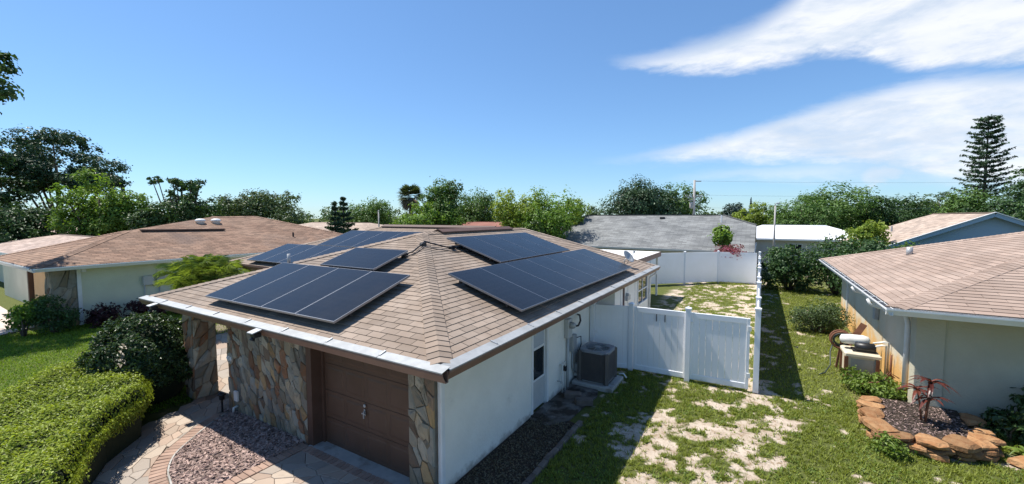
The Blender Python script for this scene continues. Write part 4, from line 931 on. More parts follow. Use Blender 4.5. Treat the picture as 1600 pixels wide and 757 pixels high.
dc.beam((-15.4, 41, zD(41) + .02), (-2.85, 41, zD(41) + .02), .25, .05).beam((-2.85, 41, zD(41) + .015), (-.3, 38.85, zD(38.85) + .015), .22, .05).beam((-15.4, 41, zD(41) + .015), (-17.7, 38.4, zD(38.4) + .015), .22, .05).build('ridge_cap', M['roof_grey'], DR)
MB().box(-17.6, -.35, 33.86, 33.99, 1.76, 1.9).build('gutter', M['galv'], D)
MB().box(-.33, -.27, 34, 48, 1.7, 1.88).build('fascia', M['trim_white'], D)
MB().box(-17.2, -.8, 34.6, 47.4, -.6, 1.8).build('wall', M['wall_grey'], D)
gv = MB(); gv.add([(-.8, 34.6, 1.8), (-.8, 47.4, 1.8), (-.8, 43.0, 3.55), (-.8, 39, 3.55), (-1, 34.6, 1.8), (-1, 47.4, 1.8), (-1, 43.0, 3.55), (-1, 39, 3.55)], [(0, 1, 2, 3), (7, 6, 5, 4), (0, 4, 5, 1), (1, 5, 6, 2), (2, 6, 7, 3), (3, 7, 4, 0)]).build('gable', M['trim_white'], D)
MB().cbox(-8.0, -7.6, 40.0, 40.35, zD(40.1), zD(40.1) + .18, .03).build('roof_vent', M['dark_metal'], DR)
MB().lathe([(.05, -.1), (.05, .6)], (-2.85, 39.4, zD(39.4)), 10).build('vent_pipe', M['trim_white'], DR)
for x in (-14, -10, -5): window_part(D, 'y', 34.6, x - .6, x + .6, .3, 1.3, -1)

Cc = thing('house', 'blue-grey gabled house with tan roof behind the right neighbour', 'house', (10, 34, 0))
kc = .455; zC = lambda x: 4.6 - kc * abs(x - 9.96)
X0 = 5.3
rc_ = [[(X0, 41.5, zC(X0)), (X0, 30, zC(X0)), (9.96, 30, 4.6), (9.96, 38.4, 4.6), (9.2, 39.3, zC(9.2))],
       [(14.6, 30, zC(14.6)), (14.6, 41.5, zC(14.6)), (10.7, 39.3, zC(10.7)), (9.96, 38.4, 4.6), (9.96, 30, 4.6)], [(14.6, 41.5, zC(14.6)), (X0, 41.5, zC(X0)), (9.2, 39.3, zC(9.2)), (9.96, 38.4, 4.6), (10.7, 39.3, zC(10.7))]]
CR = link('roof', rc_mesh('roof', rc_, M['roof_tan']), Cc)
gw_ = MB(); gw_.add([(X0 + .35, 30.3, 0), (14.25, 30.3, 0), (14.25, 30.3, zC(14.25) - .12), (9.96, 30.3, 4.46), (X0 + .35, 30.3, zC(X0 + .35) - .12)] + [(X0 + .35, 41, 0), (14.25, 41, 0), (14.25, 41, zC(14.25) - .12), (9.96, 38.2, 4.4), (X0 + .35, 41, zC(X0 + .35) - .12)], [(0, 1, 2, 3, 4), (0, 4, 9, 5), (1, 6, 7, 2), (9, 8, 7, 6, 5)])
gw_.build('wall', M['siding_blue'], Cc)
bb = MB(); bb.beam((X0, 29.97, zC(X0) - .1), (9.96, 29.97, 4.5), .05, .2).beam((9.96, 29.96, 4.5), (14.6, 29.96, zC(14.6) - .1), .05, .2).build('bargeboard', M['siding_blue'], Cc)
MB().beam((X0, 29.95, zC(X0) + .02), (9.96, 29.95, 4.62), .12, .03).beam((9.96, 29.94, 4.62), (14.6, 29.94, zC(14.6) + .02), .12, .03).build('drip_edge', M['trim_white'], Cc)
MB().beam((9.96, 30, 4.61), (9.96, 38.4, 4.61), .2, .04).build('ridge_cap', M['roof_tan'], CR)
MB().lathe([(.05, -.1), (.05, .35)], (7.4, 36.2, zC(7.4)), 10).build('vent_pipe', M['galv'], CR)
window_part(Cc, 'y', 30.3, 9.2, 10.6, .9, 2.1, -1)

hip_house('house', 'white-roofed house with pale walls beyond the lamp post', 3.0, 53.5, 6.5, 5.0, 2.25, 3.5, 2.8, 'roof_white', 'wall_grey', -.3)
hip_house('house', 'broad pinkish-tan hip-roofed house beyond the left neighbour', -71.5, 15, 8.6, 8.0, 2.45, 3.95, 1.0, 'roof_pink', 'stucco_cream')
hip_house('house', 'low brown-roofed house just left of the stone-cornered neighbour', -41, 9.6, 8.6, 3.9, 2.25, 3.05, 5.0, 'roof_pink', 'stucco_cream', wins=False)
hip_house('house', 'tan-roofed house glimpsed behind the small Norfolk pines', -41.5, 31, 9.5, 5.0, 2.6, 3.75, 5.0, 'roof_tan', 'stucco_cream')
hip_house('house', 'house with dark red roof peeking between the green trees', -24.5, 37.5, 6.5, 3.6, 2.7, 3.85, 3.5, 'roof_red', 'stucco_cream')
hip_house('house', 'grey flat-looking roof far beyond at the left edge of the view', -92, 12, 7, 6, 2.7, 3.6, 3, 'roof_grey', 'wall_grey')

# ------------------------------------------------------------------ white vinyl fencing
def post_mesh(h, w=.127):
    m_ = MB(); m_.cbox(-w / 2, w / 2, -w / 2, w / 2, 0, h, .006); c = w / 2 + .012
    cp = MB(); cp.add([(-c, -c, h - .03), (c, -c, h - .03), (c, c, h - .03), (-c, c, h - .03), (-c, -c, h + .01), (c, -c, h + .01), (c, c, h + .01), (-c, c, h + .01), (0, 0, h + .05)], [(3, 2, 1, 0), (0, 1, 5, 4), (1, 2, 6, 5), (2, 3, 7, 6), (3, 0, 4, 7), (4, 5, 8), (5, 6, 8), (6, 7, 8), (7, 4, 8)])
    return m_.mesh('post', M['vinyl']), cp.mesh('post_cap', M['vinyl'])
def post(par, x, y, h, rot=0, z=0):
    a, c = post_mesh(h); mx = Matrix.Translation((x, y, z)) @ Matrix.Rotation(rot, 4, 'Z')
    o = link('post', a, par, mx); c_ = link('cap', c, o)
def fence_run(par, a, b_, h, boards=True, z=0, t0=.07, bw=.152, railh=.13, gate=False):
    """rails and tongue-and-groove boards between two posts"""
    a = V3((*a, z)); b_ = V3((*b_, z)); d = b_ - a; n = d.length; d.normalize(); a = a + d * t0; n -= 2 * t0; ang = math.atan2(d.y, d.x)
    mx = Matrix.Translation(a) @ Matrix.Rotation(ang, 4, 'Z')
    for z0, z1, nm in ((.05, .05 + railh, 'bottom_rail'), (h - railh, h, 'top_rail')): link(nm, MB().cbox(0, n, -.022, .022, z0, z1, .006).mesh(nm, M['vinyl']), par, mx)
    if boards:
        c = max(1, round(n / bw)); w = n / c; bm = MB().cbox(.0008, w - .0012, -.011, .011, .05 + railh - .01, h - railh + .01, .003).mesh('board', M['vinyl'])
        for i in range(c): link('board', bm, par, mx @ Matrix.Translation((i * w, 0, 0)))
    else:
        link('panel', MB().box(0, n, -.011, .011, .05 + railh - .01, h - railh + .01).mesh('panel', M['vinyl']), par, mx)
YG = 11.8
f1 = thing('fence', 'short white vinyl fence panel against the house wall behind the air conditioner', 'fence', (-3.7, YG, 0))
post(f1, -4.12, 11.5, 1.92); post(f1, -3.08, YG, 1.93); fence_run(f1, (-4.12, 11.5), (-3.08, YG), 1.86)
def gate(x0, x1, y0, y1, label, extra):
    g_ = thing('gate', label, 'gate', ((x0 + x1) / 2, YG, 0), 'double white vinyl gates')
    d = V3((x1 - x0, y1 - y0, 0)); n = d.length; mx = Matrix.Translation((x0, y0, 0)) @ Matrix.Rotation(math.atan2(d.y, d.x), 4, 'Z')
    for a0, a1 in ((0, .075), (n - .075, n)): link('stile', MB().cbox(a0, a1, -.03, .03, .06, 1.86, .006).mesh('stile', M['vinyl']), g_, mx)
    for z0, z1 in ((.06, .20), (1.72, 1.86)): link('rail', MB().cbox(.076, n - .076, -.026, .026, z0, z1, .006).mesh('rail', M['vinyl']), g_, mx)
    c = round((n - .15) / .152); w = (n - .15) / c; bm = MB().cbox(.002, w - .002, -.011, .011, .19, 1.73, .006).mesh('board', M['vinyl'])
    for i in range(c): link('board', bm, g_, mx @ Matrix.Translation((.075 + i * w, 0, 0)))
    if extra:
        for u in (n * .44, n * .60): link('latch_hook', MB().box(u - .008, u + .008, -.05, -.022, 1.52, 1.72).mesh('latch_hook', M['dark_metal']), g_, mx)
    else:
        link('gate_knob', MB().lathe([(.03, 0), (.035, .03), (.02, .05)], (.04, -.03, 1.62), 12, (0, -1, 0)).mesh('gate_knob', M['trim_white']), g_, mx)
        for zz in (.35, 1.55): link('hinge', MB().box(n - .05, n + .03, -.05, -.028, zz, zz + .12).mesh('hinge', M['trim_white']), g_, mx)
    return g_
gate(-3.0, -1.60, YG, YG + .02, 'white vinyl gate leaf beside the house wall, half in shadow', True)
gate(-1.53, -.14, YG + .03, YG + .06, 'white vinyl gate leaf at the corner post, fully sunlit', False)
gp_ = thing('gate_post', 'white square post between the two vinyl gate leaves', 'post', (-1.565, YG - .04, 0)); post(gp_, -1.565, YG - .055, 1.98)
f2 = thing('fence', 'long white vinyl side fence running back from the gates, seen end-on', 'fence', (0, 21.5, 0))
NP = 9; ysf = [YG + .1 + i * (31.2 - YG - .1) / (NP - 1) for i in range(NP)]
for i, y in enumerate(ysf): post(f2, .02, y, 2.12 if i == 0 else 2.0 + .12 * (i % 2 == 0))
for i in range(NP - 1): fence_run(f2, (.02, ysf[i]), (.02, ysf[i + 1]), 1.92, boards=False)
f3 = thing('fence', 'white vinyl fence closing the back of the sandy yard', 'fence', (-3, 30, 0))
rp = [(-.06, 31.25), (-2.36, 30.9), (-4.2, 29.2), (-6.0, 27.4), (-7.8, 25.6)]
for p in rp[1:]: post(f3, *p, 2.1)
for i in range(len(rp) - 1): fence_run(f3, rp[i], rp[i + 1], 2.05, boards=False)

# ------------------------------------------------------------------ air conditioner
pad = tag(link('concrete_pad', MB().cbox(-4.14, -3.05, 9.98, 11.0, -.02, .10, .015).mesh('concrete_pad', M['concrete'])), 'square concrete pad under the air conditioner', 'pad')
ac = thing('air_conditioner', 'dark grey air conditioner condenser on a concrete pad by the fence', 'air conditioner', (-3.62, 10.5, .10))
cx, cy, hw = -3.62, 10.5, .39
MB().cbox(cx - hw + .03, cx + hw - .03, cy - hw + .03, cy + hw - .03, .13, .86, .09).build('coil', M['dark_metal'], ac)
for i in range(27):
    z = .155 + i * .0265; l_ = MB(); c = .085; rr = []
    for dx_, dy_ in ((-1, -1), (1, -1), (1, 1), (-1, 1)): pass
    ring = [(-hw + c, -hw), (hw - c, -hw), (hw, -hw + c), (hw, hw - c), (hw - c, hw), (-hw + c, hw), (-hw, hw - c), (-hw, -hw + c)]
    V = [(cx + x, cy + y, z) for x, y in ring] + [(cx + x * 1.0, cy + y * 1.0, z + .016) for x, y in ring] + [(cx + x * .955, cy + y * .955, z + .019) for x, y in ring]
    F = [(j, (j + 1) % 8, 8 + (j + 1) % 8, 8 + j) for j in range(8)] + [(8 + j, 8 + (j + 1) % 8, 16 + (j + 1) % 8, 16 + j) for j in range(8)]
    l_.add(V, F).build('louver', M['ac_shell'], ac)
for sx in (-1, 1):
    for sy in (-1, 1): MB().beam((cx + sx * (hw - .035), cy + sy * (hw - .035), .10), (cx + sx * (hw - .035), cy + sy * (hw - .035), .9), .10, .10, (sx, sy, 0)).build('corner_post', M['ac_shell'], ac)
MB().cbox(cx - hw - .005, cx + hw + .005, cy - hw - .005, cy + hw + .005, .10, .15, .08).build('base_pan', M['galv'], ac)
tp = MB(); q8 = [(-hw - .012 + .1, -hw - .012), (hw + .012 - .1, -hw - .012), (hw + .012, -hw + .088), (hw + .012, hw - .088), (hw - .088, hw + .012), (-hw + .088, hw + .012), (-hw - .012, hw - .088), (-hw - .012, -hw + .088)]
n_ = 24; outer = []
for j in range(n_):
    an = 2 * math.pi * j / n_; dxx, dyy = math.cos(an), math.sin(an); best = 9
    for i in range(8):
        (xa, ya), (xb, yb) = q8[i], q8[(i + 1) % 8]; nxn, nyn = yb - ya, -(xb - xa); den = dxx * nxn + dyy * nyn
        if den > 1e-6: best = min(best, (xa * nxn + ya * nyn) / den)
    outer.append((dxx * best, dyy * best))
V = [(cx + x, cy + y, .875) for x, y in outer] + [(cx + x, cy + y, .925) for x, y in outer] + [(cx + x * .96, cy + y * .96, .945) for x, y in outer] + [(cx + .31 * math.cos(2 * math.pi * j / n_), cy + .31 * math.sin(2 * math.pi * j / n_), .935) for j in range(n_)] + [(cx + .30 * math.cos(2 * math.pi * j / n_), cy + .30 * math.sin(2 * math.pi * j / n_), .865) for j in range(n_)]
F = [(r_ * n_ + j, r_ * n_ + (j + 1) % n_, (r_ + 1) * n_ + (j + 1) % n_, (r_ + 1) * n_ + j) for r_ in range(4) for j in range(n_)]
tp.add(V, F).build('top_cover', M['ac_top'], ac)
gr = MB()
for r_ in (.06, .105, .15, .195, .24, .285): gr.tube([(cx + r_ * math.cos(a_ * math.pi / 12), cy + r_ * math.sin(a_ * math.pi / 12), .935 + .02 * (1 - r_ / .3)) for a_ in range(25)], .004, 4, False)
for a_ in range(8): gr.tube([(cx + .05 * math.cos(a_ * math.pi / 4), cy + .05 * math.sin(a_ * math.pi / 4), .952), (cx + .31 * math.cos(a_ * math.pi / 4), cy + .31 * math.sin(a_ * math.pi / 4), .938)], .005, 4)
gr.build('fan_grille', M['galv'], ac)
MB().lathe([(.075, 0), (.085, .01), (.06, .025)], (cx, cy, .945), 14).build('hub', M['galv'], ac)
for a_ in range(4):
    an = a_ * math.pi / 2 + .4; c_, s__ = math.cos(an), math.sin(an)
    P = lambda r, w, z: (cx + c_ * r - s__ * w, cy + s__ * r + c_ * w, z)
    MB().add([P(.05, -.04, .82), P(.28, -.09, .80), P(.28, .09, .85), P(.05, .04, .84), P(.05, -.04, .816), P(.28, -.09, .796), P(.28, .09, .846), P(.05, .04, .836)], [(0, 1, 2, 3), (7, 6, 5, 4), (0, 4, 5, 1), (1, 5, 6, 2), (2, 6, 7, 3), (3, 7, 4, 0)]).build('fan_blade', M['dark_metal'], ac)
MB().tube([(cx - hw, cy + .1, .25), (-4.08, cy + .12, .28), (-4.12, cy + .12, .6), (-4.19, cy + .12, .62)], .03, 8).build('refrigerant_line', M['conduit_grey'], ac, True)
MB().tube([(-3.2, 11.05, .12), (-3.08, 11.1, .13), (-2.98, 11.02, .06)], .022, 8).build('drain_pipe', M['white_plastic'], ac, True)
MB().cbox(-4.19, -4.06, 10.28, 10.46, .12, .46, .015).build('line_cover', M['conduit_grey'], H)

# ------------------------------------------------------------------ bed, blocks and edging beside the house
tag(link('garden_bed', MB().prism([(-4.19, 4.6), (-3.22, 4.6), (-3.22, 8.05), (-3.6, 8.2), (-4.19, 8.0)], -.03, .012).mesh('garden_bed', M['soil'])), kind='structure')
tag(link('door_slab', MB().prism([(-4.19, 7.75), (-3.75, 7.65), (-3.42, 8.1), (-3.38, 8.9), (-3.3, 9.6), (-3.4, 9.95), (-4.19, 9.97)], -.03, .022).mesh('door_slab', M['slab_dirty'])), kind='structure')
for i, (x, y, a_, lb) in enumerate(((-3.78, 9.22, .3, 'weathered concrete block lying near the side door, nearer the air conditioner'), (-3.42, 9.02, .5, 'weathered concrete block lying near the side door, nearer the grass'))):
    o = link('concrete_block', MB().cbox(-.2, .2, -.1, .1, 0, .13, .018).mesh('concrete_block', M['edging']), None, Matrix.Translation((x, y, .022)) @ Matrix.Rotation(a_, 4, 'Z')); tag(o, lb, 'block', 'concrete blocks by the side door')
ed = thing('garden_edging', 'row of grey edging blocks between dark soil bed and grass', 'edging', (-3.16, 6.3, 0)); rng = random.Random(6)
for i in range(15): link('edging_block', MB().cbox(-.05, .05, -.115, .115, -.03, .07, .012).mesh('edging_block', M['edging']), ed, Matrix.Translation((-3.17 + rng.uniform(-.012, .012), 4.7 + i * .238, rng.uniform(-.012, .006))) @ Matrix.Rotation(rng.uniform(-.05, .05), 4, 'Z'))

# ------------------------------------------------------------------ paving in front
tag(link('paving_bed', MB().prism([(-19, 9.2), (-19, 5.6), (-12.4, 4.9), (-11.3, 4.3), (-11.0, 3.4), (-10.4, 2.6), (-9.2, 1.7), (-7.5, .6), (-7.5, -3), (-3.0, -3), (-3.0, 4.6), (-4.75, 4.6), (-4.75, 4.9), (-10.5, 4.9), (-10.5, 9.2)], -.03, .004).mesh('paving_bed', M['joint'])), kind='structure')
arc = [(-7.55, 2.62), (-8.2, 2.78), (-8.62, 2.90), (-9.08, 3.16), (-9.45, 3.57), (-9.83, 4.07), (-10.15, 4.62)]
def arc_pts(pts, step):
    P = [V3((*p, 0)) for p in pts]; fine = []
    for i in range(len(P) - 1):
        p0 = P[max(i - 1, 0)]; p1 = P[i]; p2 = P[i + 1]; p3 = P[min(i + 2, len(P) - 1)]
        for k_ in range(12):
            t_ = k_ / 12; fine.append(.5 * ((2 * p1) + (p2 - p0) * t_ + (2 * p0 - 5 * p1 + 4 * p2 - p3) * t_ * t_ + (3 * p1 - p0 - 3 * p2 + p3) * t_ ** 3))
    fine.append(P[-1]); out = [fine[0]]; acc = 0
    for i in range(1, len(fine)):
        seg = (fine[i] - fine[i - 1]).length
        while acc + seg >= step:
            f_ = (step - acc) / seg; nw = fine[i - 1].lerp(fine[i], f_); out.append(nw); seg -= (step - acc); fine[i - 1] = nw; acc = 0
        acc += seg
    return out
path = thing('paver_path', 'curved paved walkway of tan stones with brick border beside the mulch bed', 'path', (-10, 3.4, 0))
drv = thing('paver_driveway', 'paved driveway of tan and pink stones in front of the garage', 'driveway', (-6, 3.5, 0))
brick = MB().cbox(-.05, .05, -.115, .115, -.02, .034, .006).mesh('brick', M['brick_pave'])
ap_ = arc_pts(arc, .108); rng = random.Random(2)
for i in range(len(ap_) - 1):
    d = (ap_[i + 1] - ap_[i]).normalized(); nrm = V3((-d.y, d.x, 0)) * -1
    if nrm.y > 0 and nrm.x > 0: nrm = -nrm
    for rw in (0,):
        c = ap_[i] + V3((d.y, -d.x, 0)) * (-.14)
        link('brick', brick, path, Matrix.Translation((c.x, c.y, rng.uniform(-.003, .003))) @ Matrix.Rotation(math.atan2(d.y, d.x), 4, 'Z'))
edge_l = [(-7.55, .75), (-9.3, 1.75), (-10.3, 2.55), (-10.95, 3.45), (-11.2, 4.3), (-11.5, 5.0)]
def pave(par, region_cells, seed, mask):
    rg = random.Random(seed)
    for c in region_cells:
        q = inset(c, .0035)
        if len(q) < 3 or abs(area2(q)) < .006: continue
        cxm = sum(p[0] for p in q) / len(q); cym = sum(p[1] for p in q) / len(q)
        if not mask(cxm, cym): continue
        h_ = .030 + rg.uniform(-.003, .003); i2 = inset(q, .008)
        if len(i2) != len(q): V = [(*p, 0) for p in q] + [(*p, h_) for p in q]; n = len(q); F = [(i, (i + 1) % n, n + (i + 1) % n, n + i) for i in range(n)] + [tuple(range(n, 2 * n))]
        else:
            if area2(q) < 0: q = q[::-1]
            n = len(q); V = [(*p, 0) for p in q] + [(*p, h_ - .006) for p in q] + [(*p, h_) for p in i2]; F = [(k_ * n + i, k_ * n + (i + 1) % n, (k_ + 1) * n + (i + 1) % n, (k_ + 1) * n + i) for k_ in range(2) for i in range(n)] + [tuple(range(2 * n, 3 * n))]
        link('paver', npmesh('paver', V, F, M['paver'], [rg.random()] * len(F)), par)
# path between the left edge and the brick border, as short convex quads cut into flags
inner = [(p.x - 0, p.y) for p in arc_pts([(-7.6, 2.42), (-8.3, 2.56), (-8.78, 2.70), (-9.28, 2.98), (-9.66, 3.42), (-10.04, 3.93), (-10.36, 4.62)], .2)]
rg = random.Random(21)
reg = [(-12.3, .4), (-7.4, .4), (-7.4, 5.2), (-12.3, 5.2)]
def lerp_y(pts, x):
    pts = sorted(pts)
    for (xa, ya), (xb, yb) in zip(pts[:-1], pts[1:]):
        if xa <= x <= xb: return ya + (yb - ya) * (x - xa) / max(xb - xa, 1e-6)
    return pts[0][1] if x < pts[0][0] else pts[-1][1]
cells = voronoi(rg, reg, 290, (.8, 1.35), .8, -.7)
def cut_path(c):
    # clip each flag against the nearest border segment (inner arc) so that joints end at the bricks
    cxm = sum(p[0] for p in c) / len(c); cym = sum(p[1] for p in c) / len(c); best = None
    for (xa, ya), (xb, yb) in zip(inner[:-1], inner[1:]):
        d_ = math.hypot((xa + xb) / 2 - cxm, (ya + yb) / 2 - cym)
        if best is None or d_ < best[0]: best = (d_, xa, ya, xb, yb)
    _, xa, ya, xb, yb = best; a_, b_ = (yb - ya), -(xb - xa)             # right-hand normal of travel
    return clip(c, a_, b_, a_ * xa + b_ * ya)
cc = []
for c in cells:
    q = cut_path(c)
    if len(q) >= 3: cc.append(q)
EX = np.array([p[0] for p in edge_l]); EY = np.array([p[1] for p in edge_l])
pave(path, cc, 5, lambda x, y: y < 5.0 and x > np.interp(y, EY, EX) - .12 and not (-12.1 < x < -11.4 and y > 4.4))
rg = random.Random(22); cells = voronoi(rg, [(-17.2, 5.0), (-10.55, 5.0), (-10.55, 9.2), (-17.2, 9.2)], 170, (.8, 1.5), .6, -.5)
pave(path, cells, 6, lambda x, y: not (-12.05 < x < -11.5 and y < 4.98) and y < 8.6)
rg = random.Random(23); cells = voronoi(rg, [(-7.25, 1.0), (-3.05, 1.0), (-3.05, 4.48), (-7.25, 4.48)], 200, (.85, 1.25), .8, .5)
pave(drv, cells, 7, lambda x, y: True)
for i in range(22): link('brick', brick, drv, Matrix.Translation((-7.38, 2.3 + i * .108, rng.uniform(-.003, .003))) @ Matrix.Rotation(R(90), 4, 'Z'))
for i in range(24): link('brick', brick, drv, Matrix.Translation((-7.2 + i * .108, 4.545 - .0, rng.uniform(-.003, .003))) @ Matrix.Rotation(0, 4, 'Z') @ Matrix.Scale(.8, 4, (0, 1, 0)))
me_ = MB()
for i in range(len(ap_) - 1):
    d = (ap_[i + 1] - ap_[i]).normalized(); me_.beam(ap_[i] + V3((d.y, -d.x, 0)) * .0 + V3((0, 0, .03)), ap_[i + 1] + V3((0, 0, .03)), .025, .06)
tag(link('mulch_edging', me_.mesh('mulch_edging', M['concrete'])), 'thin pale edging strip curving round the mulch bed', 'edging')
# mulch bed
arcp = [(p.x, p.y) for p in ap_]
tag(link('mulch_bed', MB().prism([(-7.5, 2.75)] + arcp[2:] + [(-10.2, 4.72), (-7.5, 4.72)], -.02, .010).mesh('mulch_bed', M['mulch_bed'])), kind='structure')
g = np.random.default_rng(31); n = 9000
x = g.uniform(-10.3, -7.5, n); y = g.uniform(2.7, 4.68, n)
xs_ = np.array([p[0] for p in arcp][::-1]); ys_ = np.array([p[1] for p in arcp][::-1]); lim = np.interp(x, xs_, ys_)
k_ = y > lim + .04; x = x[k_]; y = y[k_]; n = len(x)
P = np.stack([x, y, g.uniform(.015, .05, n)], 1); nr = norm(np.stack([g.normal(0, .35, n), g.normal(0, .35, n), np.ones(n)], 1)); tt = norm(np.cross(nr, g.normal(size=(n, 3)))); ss = np.cross(nr, tt)
l_ = g.uniform(.025, .075, (n, 1)); w_ = g.uniform(.009, .022, (n, 1)); th_ = .006
V = np.empty((n, 8, 3))
for i, (a_, b_, c_) in enumerate(((-1, -1, 0), (1, -1, 0), (1, 1, 0), (-1, 1, 0), (-1, -1, 1), (1, -1, 1), (1, 1, 1), (-1, 1, 1))): V[:, i] = P + tt * l_ * a_ + ss * w_ * b_ + nr * th_ * c_ * 2
base = np.array([(4, 5, 6, 7), (0, 1, 5, 4), (1, 2, 6, 5), (2, 3, 7, 6), (3, 0, 4, 7)]); F = (np.arange(n)[:, None, None] * 8 + base[None]).reshape(-1, 4)
tag(link('wood_chips', npmesh('wood_chips', V.reshape(-1, 3), F, M['chip'], np.repeat(g.random(n), 5))), 'loose reddish-brown wood chip mulch by the stone wall', 'mulch', kind='stuff')
pl_ = thing('path_light', 'small black garden light at the corner of the stone wall', 'light', (-10.3, 4.5, 0))
MB().tube([(-10.3, 4.5, 0), (-10.3, 4.5, .3)], .022, 8).build('stake', M['black_plastic'], pl_)
MB().lathe([(.03, .28), (.055, .30), (.055, .38), (.09, .40), (.07, .43), (.02, .45)], (-10.3, 4.5, 0), 14).build('lamp_head', M['black_plastic'], pl_, True)
# ------------------------------------------------------------------ stone planter and plants at the right-hand house
pt = thing('stone_planter', 'low planter of rough orange sandstone blocks at the right house corner', 'planter', (2.9, 11.2, 0))
rng = random.Random(8)
outline = [(2.30, 12.3), (2.20, 11.6), (2.15, 11.0), (2.18, 10.42), (2.62, 10.34), (3.05, 10.42), (3.45, 10.62), (3.72, 10.92), (3.84, 11.6), (3.86, 12.25)]
def rock(rng, c, l, d, h, ang, m):
    V = []; F = []; k = 10; rows = ((-.5, .80), (-.2, 1.0), (.25, .98), (.5, .70))
    ph = [rng.uniform(.76, 1.16) for _ in range(k)]; tx_, ty_ = rng.uniform(-.09, .09), rng.uniform(-.09, .09)
    for zz, s_ in rows:
        for j in range(k):
            an = 2 * math.pi * j / k; ca, sa = math.cos(an), math.sin(an); q = (abs(ca) ** 4 + abs(sa) ** 4) ** -.25
            x, y = ca * q * l / 2 * s_ * ph[j] * rng.uniform(.96, 1.04), sa * q * d / 2 * s_ * ph[j] * rng.uniform(.96, 1.04)
            V.append((c[0] + x * math.cos(ang) - y * math.sin(ang), c[1] + x * math.sin(ang) + y * math.cos(ang), c[2] + zz * h + x * tx_ + y * ty_ + rng.uniform(-.018, .018)))
    for r_ in range(3):
        for j in range(k): F.append((r_ * k + j, r_ * k + (j + 1) % k, (r_ + 1) * k + (j + 1) % k, (r_ + 1) * k + j))
    V.append((c[0], c[1], c[2] + h * .54)); n = len(V) - 1
    for j in range(k): F.append((3 * k + j, 3 * k + (j + 1) % k, n))
    return npmesh('stone', V, F, m, [rng.random()] * len(F))
for lay in range(3):
    for i in range(len(outline) - 1):
        a_, b_ = V3((*outline[i], 0)), V3((*outline[i + 1], 0)); d = b_ - a_; n = max(1, round(d.length / rng.uniform(.28, .66)))
        for k_ in range(n):
            f_ = (k_ + .5 + (.25 if lay % 2 else 0)) / n
            if f_ > 1: continue
            c = a_.lerp(b_, f_); l_ = d.length / n * rng.uniform(.98, 1.12)
            link('stone', rock(rng, (c.x + rng.uniform(-.03, .03), c.y + rng.uniform(-.04, .04), .045 + lay * .095 + rng.uniform(-.015, .015)), l_ * rng.uniform(.9, 1.05), rng.uniform(.30, .50), rng.uniform(.085, .135), math.atan2(d.y, d.x) + rng.uniform(-.25, .25), M['sandstone']), pt)
MB().prism([(2.35, 12.38), (2.2, 10.9), (2.3, 10.45), (3.0, 10.5), (3.6, 11.0), (3.75, 12.38)], 0, .24).build('soil', M['soil'], pt)
g = np.random.default_rng(77); n = 900; x = g.uniform(2.3, 3.65, n); y = g.uniform(10.6, 12.3, n); k_ = (y > 10.45 + .35 * np.maximum(x - 2.9, 0)); x = x[k_]; y = y[k_]
V, F = leafcards(g, np.stack([x, y, np.full(len(x), .255)], 1), .07, .025, None, 0, .1, 3.0)
tag(link('wood_chips', npmesh('wood_chips', V, F, M['chip_dark'], g.random(len(F))), pt), kind='stuff')
slab = tag(link('stone_slab', rock(random.Random(3), (4.35, 10.75, .07), .85, .42, .18, .35, M['sandstone'])), 'flat tan stone slab in the grass at the right edge', 'stone')
def strap_leaf(mb, base, dirv, ln, wd, droop, v):
    """an arching strap leaf"""
    d = V3(dirv).normalized(); sd = d.cross(V3((0, 0, 1))); sd = sd.normalized() if sd.length > .01 else V3((1, 0, 0)); b0 = V3(base); V = []; K = 6
    for i in range(K + 1):
        t_ = i / K; p = b0 + d * (ln * t_) - V3((0, 0, droop * ln * t_ * t_)); w_ = wd * math.sin(math.pi * min(1, .12 + t_ * .88)) ** .8 * .5
        V += [p - sd * w_, p + V3((0, 0, -w_ * .35)), p + sd * w_]
    F = []
    for i in range(K):
        for j in range(2): F.append((i * 3 + j, i * 3 + j + 1, (i + 1) * 3 + j + 1, (i + 1) * 3 + j))
    mb.add(V, F, v)
ti = thing('ti_plant', 'red-leaved ti plant with bare stems in the stone planter', 'plant', (2.95, 11.35, .3))
rng = random.Random(12); sm_ = MB(); lf = MB()
for (x, y, hx_, hy_, h_, nl) in ((2.92, 11.3, -.08, .02, .62, 13), (3.0, 11.38, .06, .02, .78, 14), (2.98, 11.28, .03, -.06, .5, 8)):
    sm_.tube([(x, y, .28), (x + hx_ * .4, y + hy_ * .4, .3 + h_ * .5), (x + hx_, y + hy_, .3 + h_)], [.02, .017, .014], 7)
    for i in range(nl):
        an = i * 2.4 + rng.uniform(-.3, .3); e = rng.uniform(.15, 1.0); strap_leaf(lf, (x + hx_, y + hy_, .3 + h_ - .02 * (i % 4)), (math.cos(an), math.sin(an), e), rng.uniform(.32, .5), rng.uniform(.055, .08), rng.uniform(.5, 1.0), rng.random())
sm_.build('stem', M['rust'], ti, True); lf.build('leaves', L['ti'], ti)
shrub('shrub', 'dark glossy shrub in the shade of the right house front wall', 4.95, 11.9, 0, .62, 1.25, 51, 'bush', 1500, .15, group='dark shrubs under the right wall', nb=12, asp=.55)
shrub('shrub', 'low dark shrub tucked behind the stone planter in the shade', 4.3, 11.75, 0, .5, .62, 52, 'bush', 800, .13, group='dark shrubs under the right wall', nb=8, asp=.55)
sw = thing('broadleaf_plant', 'small sprawling plant with pale leaves beside the tan stone slab', 'plant', (4.3, 11.1, 0)); lf = MB(); rng = random.Random(5)
for i in range(16): an = i * 2.4; strap_leaf(lf, (4.3, 11.1, .05), (math.cos(an), math.sin(an), rng.uniform(.6, 1.6)), rng.uniform(.3, .6), rng.uniform(.05, .09), rng.uniform(.4, .9), rng.random())
lf.build('leaves', L['weed'], sw)
